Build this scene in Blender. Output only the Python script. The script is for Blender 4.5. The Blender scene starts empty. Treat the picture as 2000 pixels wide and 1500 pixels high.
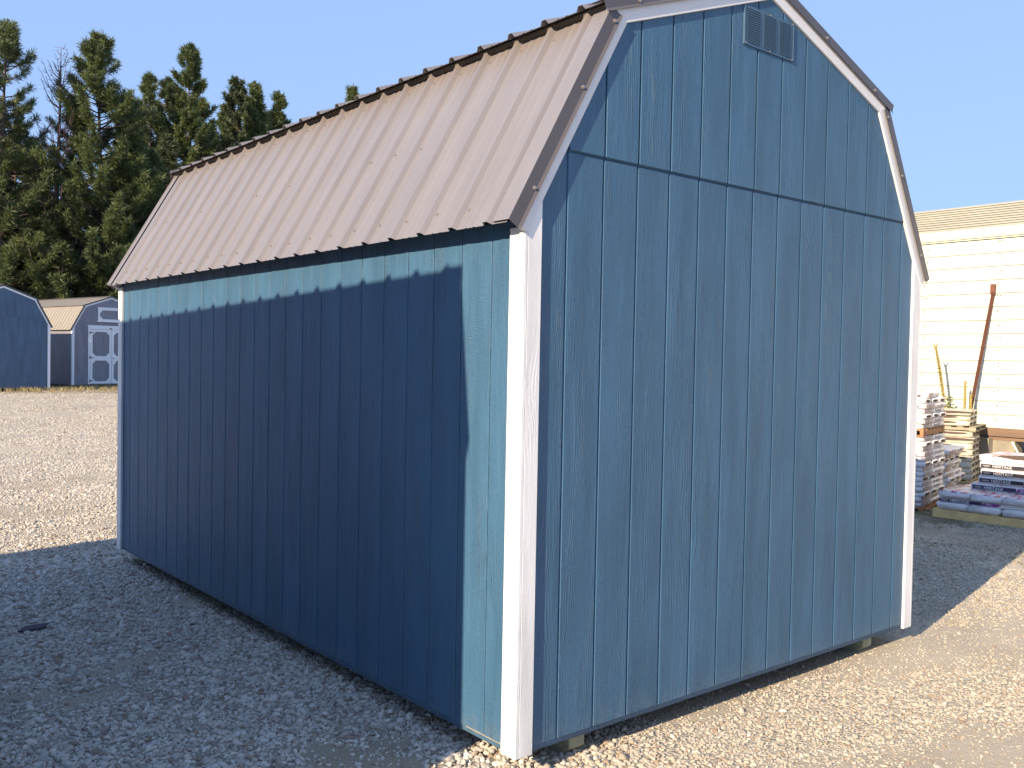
import bpy, math, random
import numpy as np
from mathutils import Vector, Matrix, noise
R = math.radians
sc = bpy.context.scene
COL = sc.collection
rnd = random.Random(7)
nrng = np.random.RandomState(11)

# ------------------------------------------------------------------ camera
cam = bpy.data.cameras.new('camera'); camo = bpy.data.objects.new('camera', cam); COL.objects.link(camo)
camo.location = (-2.3133, -2.7261, 1.5531)
camo.rotation_euler = (R(88.5194), R(-1.0562), R(-39.6803))
cam.sensor_width = 36; cam.sensor_fit = 'HORIZONTAL'; cam.lens = 32.784
cam.clip_start = 0.05; cam.clip_end = 3000
sc.camera = camo
CAM = Vector(camo.location)
# ------------------------------------------------------------------ sky, sun, exposure
SUN_DIR = Vector((1.0, 0.215, -0.462)).normalized()          # direction the light travels
elev = math.asin(-SUN_DIR.z)
azim = math.atan2(-SUN_DIR.x, -SUN_DIR.y)                    # clockwise from +Y
w = bpy.data.worlds.new('World'); sc.world = w; w.use_nodes = True
nt = w.node_tree; nt.nodes.clear()
out = nt.nodes.new('ShaderNodeOutputWorld'); bg = nt.nodes.new('ShaderNodeBackground')
sky = nt.nodes.new('ShaderNodeTexSky'); sky.sky_type = 'NISHITA'; sky.sun_disc = False
sky.sun_elevation = elev; sky.sun_rotation = azim
sky.altitude = 700; sky.air_density = 1.0; sky.dust_density = 0.6; sky.ozone_density = 3.0
bg.inputs[1].default_value = 0.146
# dome flattened so the unseen zenith gives more fill light, then tinted blue
gm = nt.nodes.new('ShaderNodeGamma'); gm.inputs[1].default_value = .18
tn = nt.nodes.new('ShaderNodeVectorMath'); tn.operation = 'MULTIPLY'; tn.inputs[1].default_value = (.83, 1.15, 1.78)
nt.links.new(sky.outputs[0], gm.inputs[0]); nt.links.new(gm.outputs[0], tn.inputs[0])
nt.links.new(tn.outputs[0], bg.inputs[0]); nt.links.new(bg.outputs[0], out.inputs[0])
sl = bpy.data.lights.new('sun', 'SUN'); slo = bpy.data.objects.new('sun', sl); COL.objects.link(slo)
sl.energy = 3.1; sl.angle = R(0.55); sl.color = (1.0, 0.80, 0.56)
slo.rotation_euler = SUN_DIR.to_track_quat('-Z', 'Y').to_euler(); slo.location = (-20, -5, 15)
sc.view_settings.view_transform = 'Standard'; sc.view_settings.look = 'None'
sc.view_settings.gamma = 1; sc.view_settings.use_curve_mapping = False
sc.view_settings.exposure = 1.6
sc.render.engine = 'CYCLES'

# ------------------------------------------------------------------ helpers
class MB:
    def __init__(s): s.v = []; s.f = []
    def add(s, vs, fs):
        o = len(s.v); s.v += [tuple(v) for v in vs]; s.f += [tuple(i + o for i in f) for f in fs]
    def box(s, x0, x1, y0, y1, z0, z1):
        s.add([(x0,y0,z0),(x1,y0,z0),(x1,y1,z0),(x0,y1,z0),(x0,y0,z1),(x1,y0,z1),(x1,y1,z1),(x0,y1,z1)],
              [(3,2,1,0),(4,5,6,7),(0,1,5,4),(1,2,6,5),(2,3,7,6),(3,0,4,7)])
    def prism(s, pts, P0, A, B, D):
        """polygon pts (a,b) in the plane A,B at P0, extruded by the vector D"""
        P0, A, B, D = Vector(P0), Vector(A), Vector(B), Vector(D)
        n = len(pts); a = [P0 + A*p[0] + B*p[1] for p in pts]
        s.add(a + [q + D for q in a], [tuple(range(n))[::-1], tuple(range(n, 2*n))] +
              [(i, (i+1) % n, n + (i+1) % n, n + i) for i in range(n)])
    def tube(s, pts, rad, n=6, cap=True):
        pts = [Vector(p) for p in pts]; m = len(pts); o = len(s.v)
        if not hasattr(rad, '__len__'): rad = [rad]*m
        for i, p in enumerate(pts):
            d = (pts[min(i+1, m-1)] - pts[max(i-1, 0)]).normalized()
            u = d.orthogonal().normalized() if abs(d.z) > .99 else d.cross(Vector((0,0,1))).normalized()
            v = d.cross(u)
            for k in range(n):
                a = 2*math.pi*k/n; s.v.append(tuple(p + (u*math.cos(a) + v*math.sin(a))*rad[i]))
        for i in range(m-1):
            for k in range(n):
                s.f.append((o+i*n+k, o+i*n+(k+1) % n, o+(i+1)*n+(k+1) % n, o+(i+1)*n+k))
        if cap: s.f.append(tuple(o+k for k in range(n))[::-1]); s.f.append(tuple(o+(m-1)*n+k for k in range(n)))
    def mesh(s, name, m, smooth=False, fix=True):
        me = bpy.data.meshes.new(name); me.from_pydata(s.v, [], s.f)
        if fix:
            import bmesh
            b = bmesh.new(); b.from_mesh(me); bmesh.ops.recalc_face_normals(b, faces=b.faces); b.to_mesh(me); b.free()
        if m: me.materials.append(m)
        if smooth: me.polygons.foreach_set('use_smooth', [True]*len(me.polygons))
        me.update(); return me
    def build(s, name, m, parent=None, smooth=False, fix=True):
        return link(name, s.mesh(name, m, smooth, fix), parent)
def link(name, me, parent=None):
    o = bpy.data.objects.new(name, me); COL.objects.link(o)
    if parent: o.parent = parent
    return o
def tag(o, label=None, cat=None, group=None, kind=None):
    for k, v in (('label', label), ('category', cat), ('group', group), ('kind', kind)):
        if v: o[k] = v
    return o
def empty(name, loc, rz=0, **kw):
    o = bpy.data.objects.new(name, None); COL.objects.link(o); o.location = loc; o.rotation_euler = (0,0,rz)
    o.empty_display_size = .1
    return tag(o, **kw)
def copy_tree(o, parent=None):
    c = o.copy(); COL.objects.link(c); c.parent = parent
    for ch in list(o.children): copy_tree(ch, c)
    return c
def boxobj(name, m, parent, *b):
    mb = MB(); mb.box(*b); return mb.build(name, m, parent, fix=False)
def bevel(o, wd=.003, seg=1):
    md = o.modifiers.new('bevel', 'BEVEL'); md.width = wd; md.segments = seg; md.limit_method = 'ANGLE'; return o
def ss(a, b, x):
    t = max(0., min(1., (x-a)/(b-a))); return t*t*(3-2*t)

# ------------------------------------------------------------------ materials
def newmat(name):
    m = bpy.data.materials.new(name); m.use_nodes = True
    return m, m.node_tree, m.node_tree.nodes['Principled BSDF']
def N(nt, t, **kw):
    n = nt.nodes.new(t)
    for k, v in kw.items(): setattr(n, k, v)
    return n
def mth(nt, op, a, b=None, c=None):
    n = nt.nodes.new('ShaderNodeMath'); n.operation = op
    for i, v in enumerate((a, b, c)):
        if v is None: continue
        if isinstance(v, (int, float)): n.inputs[i].default_value = v
        else: nt.links.new(v, n.inputs[i])
    return n.outputs[0]
def mrange(nt, x, a, b, c=0., d=1.):
    n = nt.nodes.new('ShaderNodeMapRange'); n.clamp = True
    nt.links.new(x, n.inputs[0])
    for i, v in enumerate((a, b, c, d)): n.inputs[i+1].default_value = v
    return n.outputs[0]
def mixc(nt, f, a, b, mode='MIX'):
    n = nt.nodes.new('ShaderNodeMix'); n.data_type = 'RGBA'; n.blend_type = mode
    if isinstance(f, (int, float)): n.inputs[0].default_value = f
    else: nt.links.new(f, n.inputs[0])
    for i, v in ((6, a), (7, b)):
        if isinstance(v, tuple): n.inputs[i].default_value = (*v, 1)
        else: nt.links.new(v, n.inputs[i])
    return n.outputs[2]
def noi(nt, vec, scale, detail=3, rough=.55, dist=0., out=0):
    n = nt.nodes.new('ShaderNodeTexNoise'); n.inputs['Scale'].default_value = scale
    n.inputs['Detail'].default_value = detail; n.inputs['Roughness'].default_value = rough
    n.inputs['Distortion'].default_value = dist
    if vec is not None: nt.links.new(vec, n.inputs['Vector'])
    return n.outputs[out]
def vmul(nt, vec, s):
    n = nt.nodes.new('ShaderNodeVectorMath'); n.operation = 'MULTIPLY'; nt.links.new(vec, n.inputs[0])
    n.inputs[1].default_value = s; return n.outputs[0]
def vadd(nt, a, b):
    n = nt.nodes.new('ShaderNodeVectorMath'); n.operation = 'ADD'; nt.links.new(a, n.inputs[0]); nt.links.new(b, n.inputs[1]); return n.outputs[0]
def bump(nt, h, dist, strength=1., normal=None):
    n = nt.nodes.new('ShaderNodeBump'); n.inputs['Strength'].default_value = strength; n.inputs['Distance'].default_value = dist
    nt.links.new(h, n.inputs['Height'])
    if normal: nt.links.new(normal, n.inputs['Normal'])
    return n.outputs[0]
def setv(b, **kw):
    for k, v in kw.items():
        k = k.replace('_', ' ')
        b.inputs[k].default_value = (*v, 1) if isinstance(v, tuple) else v

def siding_mat(name, col, rough=.42, dist=.0022, streak=True, spec=.5, dust=.0):
    """painted, embossed engineered-wood siding: cedar grain, fine cross ripples, orange peel"""
    m, nt, b = newmat(name)
    tc = N(nt, 'ShaderNodeTexCoord'); oi = N(nt, 'ShaderNodeObjectInfo')
    sep = N(nt, 'ShaderNodeSeparateXYZ'); nt.links.new(tc.outputs['Object'], sep.inputs[0])
    u = mth(nt, 'ADD', sep.outputs[0], sep.outputs[1])
    zz = mth(nt, 'MULTIPLY_ADD', oi.outputs['Random'], 37., sep.outputs[2])
    cmb = N(nt, 'ShaderNodeCombineXYZ'); nt.links.new(u, cmb.inputs[0]); nt.links.new(zz, cmb.inputs[2])
    nt.links.new(mth(nt, 'MULTIPLY', oi.outputs['Random'], 91.), cmb.inputs[1])
    P = cmb.outputs[0]
    # long vertical cathedral grain
    warp = noi(nt, vmul(nt, P, (5., 1., 1.1)), 1., 2, .5)
    g = mth(nt, 'MULTIPLY_ADD', warp, 0.17, u)
    saw = mth(nt, 'FRACT', mth(nt, 'MULTIPLY', g, 98.))
    ridge = mth(nt, 'SUBTRACT', 1., mth(nt, 'ABSOLUTE', mth(nt, 'SUBTRACT', mth(nt, 'MULTIPLY', saw, 2.), 1.)))
    ridge = mth(nt, 'POWER', ridge, 1.6)
    gmask = mrange(nt, noi(nt, vmul(nt, P, (14., 1., 1.1)), 1., 2), .47, .64)
    brk = mrange(nt, noi(nt, vmul(nt, P, (60., 1., 9.)), 1., 2), .35, .6)
    grain = mth(nt, 'MULTIPLY', mth(nt, 'MULTIPLY', ridge, brk), gmask)
    # fine vertical fibres
    fib = noi(nt, vmul(nt, P, (260., 1., 14.)), 1., 3, .6)
    # saw-mark ripples across the board
    rip = noi(nt, vmul(nt, P, (26., 1., 150.)), 1., 2, .6, .3)
    rmask = mrange(nt, noi(nt, vmul(nt, P, (11., 3., 1.6)), 1.3, 2), .48, .62)
    ripm = mth(nt, 'MULTIPLY', rip, rmask)
    peel = noi(nt, P, 210., 3, .6)
    h = mth(nt, 'MULTIPLY', grain, .62)
    h = mth(nt, 'MULTIPLY_ADD', fib, .38, h)
    h = mth(nt, 'MULTIPLY_ADD', ripm, .55, h)
    h = mth(nt, 'MULTIPLY_ADD', peel, .62, h)
    nt.links.new(bump(nt, h, dist, .85), b.inputs['Normal'])
    tone = noi(nt, vmul(nt, P, (7., 1., 1.2)), 1., 4, .6)
    c2 = tuple(min(1, c*1.22+.004) for c in col); c1 = tuple(c*.86 for c in col)
    base = mixc(nt, mrange(nt, tone, .3, .7), c1, c2)
    splash = mth(nt, 'MULTIPLY', mrange(nt, sep.outputs[2], .015, .13, .26, 0.), mrange(nt, noi(nt, vmul(nt, P, (22., 1., 30.)), 1., 5, .75), .40, .72))
    base = mixc(nt, splash, base, (.27, .245, .20))
    if dust:
        dm = mrange(nt, noi(nt, vmul(nt, P, (30., 1., 1.5)), 1., 5, .7), .45, .8, 0., dust)
        base = mixc(nt, dm, base, (.32, .30, .27))
    nt.links.new(base, b.inputs['Base Color'])
    nt.links.new(mrange(nt, fib, .3, .7, rough-.06, rough+.12), b.inputs['Roughness'])
    b.inputs['Specular IOR Level'].default_value = spec
    return m
def simple_mat(name, col, rough=.6, var=.15, scale=6., bscale=80., bdist=.0, spec=.5, metal=0., stretch=(1,1,1), rnd_var=0.):
    m, nt, b = newmat(name)
    tc = N(nt, 'ShaderNodeTexCoord'); P = vmul(nt, tc.outputs['Object'], stretch)
    oi = N(nt, 'ShaderNodeObjectInfo')
    off = N(nt, 'ShaderNodeCombineXYZ'); nt.links.new(mth(nt, 'MULTIPLY', oi.outputs['Random'], 50.), off.inputs[0])
    P = vadd(nt, P, off.outputs[0])
    t = noi(nt, P, scale, 5, .6)
    base = mixc(nt, mrange(nt, t, .28, .72), tuple(c*(1-var) for c in col), tuple(min(1., c*(1+var)) for c in col))
    if rnd_var:
        hv = N(nt, 'ShaderNodeHueSaturation'); nt.links.new(base, hv.inputs['Color'])
        nt.links.new(mrange(nt, oi.outputs['Random'], 0., 1., 1-rnd_var, 1+rnd_var), hv.inputs['Value']); base = hv.outputs[0]
    nt.links.new(base, b.inputs['Base Color'])
    setv(b, Roughness=rough, Metallic=metal); b.inputs['Specular IOR Level'].default_value = spec
    if bdist: nt.links.new(bump(nt, noi(nt, P, bscale, 4, .6), bdist, 1.), b.inputs['Normal'])
    return m

M = {}
M['blue'] = siding_mat('blue_siding_paint', (.036, .110, .200), dust=.0, spec=.5, rough=.50, dist=.0068)
M['grey_siding'] = siding_mat('slate_grey_siding_paint', (.21, .21, .25), dust=.0, dist=.0015)
M['blue_far'] = siding_mat('navy_siding_paint', (.060, .112, .185), dist=.0015)
M['white'] = siding_mat('white_trim_paint', (.72, .72, .72), rough=.45, dist=.0018)
M['white_far'] = simple_mat('white_door_trim_paint', (.86, .87, .88), .5, .03)
M['drip'] = simple_mat('blue_metal_flashing', (.045, .10, .16), .35, .1)
M['rim'] = simple_mat('blue_painted_rim', (.050, .105, .165), .5, .2, 20, 120, .001)
M['raw_edge'] = simple_mat('bare_board_edge', (.42, .33, .20), .8, .25, 60)
M['skid'] = simple_mat('treated_lumber', (.30, .30, .20), .8, .3, 9, 60, .0015, stretch=(1, .15, 1))
M['dark'] = simple_mat('dark_underfloor_wood', (.10, .08, .06), .9, .3)
M['screw'] = simple_mat('zinc_screw_head', (.45, .40, .36), .35, .1, metal=.7)
M['vent'] = simple_mat('blue_painted_vent_metal', (.052, .108, .175), .4, .1, 30)

def roof_mat(name, col, lap_tint=True, sgloss=.30):
    m, nt, b = newmat(name)
    tc = N(nt, 'ShaderNodeTexCoord'); P = tc.outputs['Object']
    t = noi(nt, vmul(nt, P, (1.5, 9., 1.5)), 1., 5, .65)
    base = mixc(nt, mrange(nt, t, .3, .7), tuple(c*.93 for c in col), tuple(c*1.08 for c in col))
    sp = noi(nt, P, 260., 2, .6)
    base = mixc(nt, mrange(nt, sp, .5, .75, 0., .25), base, tuple(min(1, c*1.5) for c in col))
    rough = sgloss
    if lap_tint:
        # streaky brown tint fading down from the lap at the top of the steep slope (attribute = distance below the lap)
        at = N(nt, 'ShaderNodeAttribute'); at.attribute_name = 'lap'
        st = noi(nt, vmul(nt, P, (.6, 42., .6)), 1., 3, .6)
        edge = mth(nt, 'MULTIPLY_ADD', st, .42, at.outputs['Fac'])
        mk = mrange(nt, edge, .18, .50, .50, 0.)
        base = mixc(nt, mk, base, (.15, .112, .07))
    nt.links.new(base, b.inputs['Base Color'])
    nt.links.new(mrange(nt, t, .3, .7, rough-.04, rough+.08), b.inputs['Roughness'])
    b.inputs['Specular IOR Level'].default_value = .5
    nt.links.new(bump(nt, noi(nt, P, 420., 2), .0004, .6), b.inputs['Normal'])
    return m
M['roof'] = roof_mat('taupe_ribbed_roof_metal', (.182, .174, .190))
M['roof_trim'] = simple_mat('shade_toned_rake_trim_metal', (.092, .084, .090), .38, .06, 3, 400, .0002)  # roof metal's own paint made darker: grazing-light shade put into the colour
M['roof_far'] = roof_mat('tan_ribbed_roof_metal', (.26, .235, .205), False, .45)

# ------------------------------------------------------------------ ground
def gh(x, y):
    h = -.100 + .30*ss(6, 33, y) + .02*noise.noise(Vector((x*.35, y*.35, 1.3)))*ss(.6, 2.5, math.hypot(x-1.5 if x > 0 else x, y-1) )
    return h
def dustf(x, y):
    n = noise.fractal(Vector((x*.75+3, y*.75+9, 0)), 1., 2., 4)
    d = .75*ss(.12, .5, n)
    right = ss(.15, .8, x)*ss(3.2, 1.0, y) if False else (ss(.15, .9, x)*(1-ss(2.0, 3.2, y)))
    n2 = noise.fractal(Vector((x*.5+31, y*1.3+5, 4)), 1., 2., 4)
    d = max(d, right*(.35+.55*ss(-.2, .35, n2)))
    # tyre-packed dusty streak on the left
    for (cx, cy, rx, ry, a) in ((-.72, 2.35, .42, .10, .35), (-1.05, 1.95, .35, .13, .3), (-.18, .62, .16, .10, .5), (-.2, .95, .2, .05, .6)):
        c_, s_ = math.cos(a), math.sin(a); dx, dy = x-cx, y-cy
        q = ((dx*c_+dy*s_)/rx)**2 + ((-dx*s_+dy*c_)/ry)**2
        d = max(d, .95*math.exp(-q)*(.7+.6*n2))
    # packed wheel tracks curving across the sunlit lot
    for (y0, k_, w_) in ((6.5, .10, .16), (7.9, .06, .20), (9.9, -.05, .28), (12.6, .04, .4)):
        q = (y - y0 - k_*x - .12*math.sin(x*1.1+y0))/w_
        if abs(q) < 3: d = max(d, .85*math.exp(-q*q)*(.65+.7*n2))
    return max(0., min(1., d))
def axis(lo, hi, a, b, st, g):
    v = list(np.arange(a, b, st)); s = st; x = b
    while x < hi: v.append(x); s *= g; x += s
    v.append(hi); s = st; x = a
    while x > lo: s *= g; x -= s; v.insert(0, max(x, lo))
    return v
xs = axis(-420, 420, -3.5, 9.5, .075, 1.14); ys = axis(-250, 520, -3.0, 9.0, .075, 1.12)
nx, ny = len(xs), len(ys)
gv = [(x, y, gh(x, y)) for y in ys for x in xs]
gf = [(j*nx+i, j*nx+i+1, (j+1)*nx+i+1, (j+1)*nx+i) for j in range(ny-1) for i in range(nx-1)]
gme = bpy.data.meshes.new('ground'); gme.from_pydata(gv, [], gf)
da = gme.attributes.new('dust', 'FLOAT', 'POINT')
da.data.foreach_set('value', [dustf(v[0], v[1]) if (-6 < v[0] < 14 and -5 < v[1] < 16) else .45 for v in gv])
gme.polygons.foreach_set('use_smooth', [True]*len(gme.polygons))
m, nt, b = newmat('gravel_lot')
tc = N(nt, 'ShaderNodeTexCoord'); P = tc.outputs['Object']
at = N(nt, 'ShaderNodeAttribute'); at.attribute_name = 'dust'; dust = at.outputs['Fac']
sepg = N(nt, 'ShaderNodeSeparateXYZ'); nt.links.new(P, sepg.inputs[0])
Pw = vadd(nt, P, vmul(nt, noi(nt, P, 9., 2, .5, 0., 1), (.035, .035, .035)))
vo = N(nt, 'ShaderNodeTexVoronoi'); vo.inputs['Scale'].default_value = 62.; nt.links.new(Pw, vo.inputs['Vector'])
vo2 = N(nt, 'ShaderNodeTexVoronoi'); vo2.inputs['Scale'].default_value = 17.; nt.links.new(Pw, vo2.inputs['Vector'])
cs = N(nt, 'ShaderNodeSeparateColor'); nt.links.new(vo.outputs['Color'], cs.inputs[0])
cs2 = N(nt, 'ShaderNodeSeparateColor'); nt.links.new(vo2.outputs['Color'], cs2.inputs[0])
stone = mixc(nt, cs.outputs[0], (.24, .22, .195), (.56, .52, .455))
stone = mixc(nt, mrange(nt, cs.outputs[1], .75, .95, 0., .55), stone, (.16, .12, .09))
stone = mixc(nt, mrange(nt, cs2.outputs[2], .6, .9, 0., .4), stone, (.55, .50, .42))
sand = mixc(nt, mrange(nt, noi(nt, P, 1.4, 5, .65), .3, .7), (.33, .285, .215), (.45, .395, .305))
sand = mixc(nt, mrange(nt, noi(nt, P, 240., 3, .7), .35, .7, 0., .5), sand, (.22, .18, .13))
fine = noi(nt, P, 13., 4, .7)
dm = mrange(nt, mth(nt, 'MULTIPLY_ADD', fine, .6, dust), .55, .95)
base = mixc(nt, dm, stone, sand)
big = noi(nt, vmul(nt, P, (.28, .55, 1.)), 1., 5, .65)
base = mixc(nt, mrange(nt, big, .36, .62, 0., .6), base, (.54, .495, .42))
track = noi(nt, vmul(nt, P, (.9, 3.2, 1.)), 1., 4, .6)
base = mixc(nt, mrange(nt, track, .52, .75, 0., .22), base, (.30, .265, .21))
# weedy, brown-green soil along the cream building
wd = mth(nt, 'MULTIPLY', mrange(nt, sepg.outputs[0], 6.3, 8.0), mrange(nt, noi(nt, P, 2.2, 5, .7), .36, .56))
wd = mth(nt, 'MULTIPLY', wd, mrange(nt, sepg.outputs[1], .3, 1.1))
base = mixc(nt, wd, base, mixc(nt, fine, (.085, .08, .045), (.20, .155, .095)))
far = mth(nt, 'MULTIPLY', mrange(nt, sepg.outputs[1], 29.0, 31.5), .75)
base = mixc(nt, far, base, mixc(nt, fine, (.16, .13, .06), (.40, .33, .20)))
nt.links.new(base, b.inputs['Base Color']); setv(b, Roughness=.95); b.inputs['Specular IOR Level'].default_value = .2
h1 = mth(nt, 'SUBTRACT', .6, vo.outputs['Distance']); h2 = mth(nt, 'SUBTRACT', .6, vo2.outputs['Distance'])
hh = mth(nt, 'MULTIPLY', mth(nt, 'MULTIPLY_ADD', h2, .8, h1), mth(nt, 'MULTIPLY_ADD', dm, -.85, 1.))
hh = mth(nt, 'MULTIPLY_ADD', noi(nt, P, 120., 4, .7), .35, hh)
nt.links.new(bump(nt, hh, .016, 1.), b.inputs['Normal'])
gme.materials.append(m)
ground = link('ground', gme); tag(ground, kind='structure')

# ------------------------------------------------------------------ loose gravel: instanced stones
def stone_material():
    m, nt, b = newmat('grey_crushed_stone')
    at = N(nt, 'ShaderNodeAttribute'); at.attribute_type = 'INSTANCER'; at.attribute_name = 'tone'
    at2 = N(nt, 'ShaderNodeAttribute'); at2.attribute_type = 'INSTANCER'; at2.attribute_name = 'hue'
    c = mixc(nt, at.outputs['Fac'], (.40, .38, .35), (.74, .70, .64))
    at3 = N(nt, 'ShaderNodeAttribute'); at3.attribute_type = 'INSTANCER'; at3.attribute_name = 'sand'
    c = mixc(nt, at3.outputs['Fac'], c, (.40, .338, .232))
    c = mixc(nt, mrange(nt, at2.outputs['Fac'], .72, .92, 0., .75), c, (.24, .155, .095))
    c = mixc(nt, mrange(nt, at2.outputs['Fac'], .10, .02, 0., .8), c, (.62, .59, .53))
    tc = N(nt, 'ShaderNodeTexCoord')
    c = mixc(nt, mrange(nt, noi(nt, tc.outputs['Object'], 3., 4, .7), .35, .7, 0., .35), c, (.24, .21, .18))
    nt.links.new(c, b.inputs['Base Color']); setv(b, Roughness=.85); b.inputs['Specular IOR Level'].default_value = .3
    return m
M['stone'] = stone_material()
def scatter(name, pts, scl, sq, label, cat):
    n = len(pts); me = bpy.data.meshes.new(name); me.vertices.add(n)
    me.vertices.foreach_set('co', np.asarray(pts, dtype=np.float32).ravel())
    def at(nm, arr, typ='FLOAT'):
        a = me.attributes.new(nm, typ, 'POINT'); a.data.foreach_set('vector' if typ == 'FLOAT_VECTOR' else 'value', np.asarray(arr).ravel())
    rot = np.stack([nrng.normal(0, .35, n), nrng.normal(0, .35, n), nrng.uniform(0, 6.283, n)], 1).astype(np.float32)
    s3 = (scl[:, None]*np.stack([nrng.uniform(.85, 1.35, n), nrng.uniform(.65, 1., n), sq*nrng.uniform(.7, 1.15, n)], 1)).astype(np.float32)
    at('rot', rot, 'FLOAT_VECTOR'); at('scl', s3, 'FLOAT_VECTOR')
    at('tone', nrng.uniform(0, 1, n).astype(np.float32)); at('hue', nrng.uniform(0, 1, n).astype(np.float32))
    at('sand', np.array([(.55 if (p[0] > .25 and p[1] < 2.5) else (.18*ss(4.2, 6.5, p[1]) if p[1] > 4 else .06)) + (.12 if p[0]>3 else 0) for p in pts], dtype=np.float32))
    at('pick', nrng.randint(0, 6, n).astype(np.int32), 'INT')
    me.materials.append(M['stone'])
    o = link(name, me); tag(o, label=label, cat=cat, kind='stuff')
    ng = bpy.data.node_groups.new(name + '_nodes', 'GeometryNodeTree')
    ng.interface.new_socket('Geometry', in_out='INPUT', socket_type='NodeSocketGeometry')
    ng.interface.new_socket('Geometry', in_out='OUTPUT', socket_type='NodeSocketGeometry')
    gi = ng.nodes.new('NodeGroupInput'); go = ng.nodes.new('NodeGroupOutput')
    toi = ng.nodes.new('GeometryNodeGeometryToInstance')
    for k in range(6):
        ico = ng.nodes.new('GeometryNodeMeshIcoSphere'); ico.inputs['Radius'].default_value = 1.; ico.inputs['Subdivisions'].default_value = 2
        pos = ng.nodes.new('GeometryNodeInputPosition')
        nz = ng.nodes.new('ShaderNodeTexNoise'); nz.noise_dimensions = '4D'; nz.inputs['Scale'].default_value = .75
        nz.inputs['W'].default_value = 7.7*k; nz.inputs['Detail'].default_value = 1.
        ng.links.new(pos.outputs[0], nz.inputs['Vector'])
        mm = ng.nodes.new('ShaderNodeMath'); mm.operation = 'MULTIPLY_ADD'; mm.inputs[1].default_value = 2.2; mm.inputs[2].default_value = -.1
        ng.links.new(nz.outputs[0], mm.inputs[0])
        vs = ng.nodes.new('ShaderNodeVectorMath'); vs.operation = 'SCALE'; ng.links.new(pos.outputs[0], vs.inputs[0]); ng.links.new(mm.outputs[0], vs.inputs['Scale'])
        sp = ng.nodes.new('GeometryNodeSetPosition'); ng.links.new(ico.outputs[0], sp.inputs['Geometry']); ng.links.new(vs.outputs[0], sp.inputs['Position'])
        sm = ng.nodes.new('GeometryNodeSetShadeSmooth'); sm.inputs['Shade Smooth'].default_value = (k % 2 == 0); ng.links.new(sp.outputs[0], sm.inputs[0])
        mt = ng.nodes.new('GeometryNodeSetMaterial'); mt.inputs['Material'].default_value = M['stone']; ng.links.new(sm.outputs[0], mt.inputs[0])
        ng.links.new(mt.outputs[0], toi.inputs[0])
    iop = ng.nodes.new('GeometryNodeInstanceOnPoints'); iop.inputs['Pick Instance'].default_value = True
    def named(nm, typ):
        a = ng.nodes.new('GeometryNodeInputNamedAttribute'); a.data_type = typ; a.inputs['Name'].default_value = nm
        return [q for q in a.outputs if q.enabled][0]
    ng.links.new(gi.outputs[0], iop.inputs['Points']); ng.links.new(toi.outputs[0], iop.inputs['Instance'])
    ng.links.new(named('pick', 'INT'), iop.inputs['Instance Index'])
    ng.links.new(named('rot', 'FLOAT_VECTOR'), iop.inputs['Rotation']); ng.links.new(named('scl', 'FLOAT_VECTOR'), iop.inputs['Scale'])
    ng.links.new(iop.outputs[0], go.inputs[0])
    md = o.modifiers.new('scatter', 'NODES'); md.node_group = ng
    return o
def gravel_points():
    pts = []; sc_ = []
    def zone(x0, x1, y0, y1, dens, keep=None, smul=1.):
        n = int((x1-x0)*(y1-y0)*dens)
        X = nrng.uniform(x0, x1, n); Y = nrng.uniform(y0, y1, n); U = nrng.uniform(0, 1, n)
        S = np.clip(nrng.lognormal(math.log(.0084), .36, n), .0035, .024)*smul
        for x, y, u, s in zip(X, Y, U, S):
            if keep and not keep(x, y): continue
            d = dustf(x, y)
            if u < d*.88: continue
            s *= (1-.35*d)
            pts.append((x, y, gh(x, y)+s*.25)); sc_.append(s)
    inl = lambda x, y: x > -3.0+.2*y and not (x > .5 and .4 < y < 4.6)
    zone(-2.6, .7, -.6, 3.2, 4200, inl)
    zone(-2.0, .6, 3.2, 5.4, 3600, inl, 1.05)
    zone(-1.8, 2.6, 5.2, 8.0, 2600, None, .92)
    for k in range(12):          # thinning out with distance
        y0 = 8.0*1.125**k; y1 = y0*1.125
        zone(-1.9+.0*k, 2.2+.30*y0, y0, y1, 2100*(8./y0)**1.8, None, .88+.03*k)
    zone(.3, 4.2, -2.0, .5, 6500, None, .66)
    zone(4.2, 8.5, -1.6, 1.6, 4200, None, .72)
    zone(3.2, 7.5, .5, 3.2, 900, None, 1.)
    zone(-.9, .7, -1.2, -.2, 2500, None)
    return pts, np.array(sc_)
gp, gs = gravel_points()
scatter('loose_gravel', gp, gs, .62, 'grey crushed gravel lying loose over the lot around the blue shed', 'gravel')

# ------------------------------------------------------------------ gambrel shed builder
W = 3.094; LEN = 4.946
I0 = Vector((.015, 0, 2.045)); BK = Vector((.537, 0, 2.964)); PK = Vector((W/2, 0, 3.323))
dS = (BK-I0).normalized(); nS = Vector((-dS.z, 0, dS.x)); dU = (PK-BK).normalized(); nU = Vector((-dU.z, 0, dU.x))
lS = (BK-I0).length; lU = (PK-BK).length
OFF = .107
def roofline(x):
    x = min(x, W-x)
    return I0.z + (x-I0.x)*dS.z/dS.x if x < BK.x else BK.z + (x-BK.x)*dU.z/dU.x
def isect(p, d, q, e):
    # intersection in xz of p+d*s and q+e*t -> s
    det = d.x*(-e.z) + e.x*d.z
    return ((q.x-p.x)*(-e.z) + e.x*(q.z-p.z))/det
def mir(mb):
    m2 = MB(); m2.v = [(W-v[0], v[1], v[2]) for v in mb.v]; m2.f = [tuple(reversed(f)) for f in mb.f]; return m2
RIBH = .020
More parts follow.
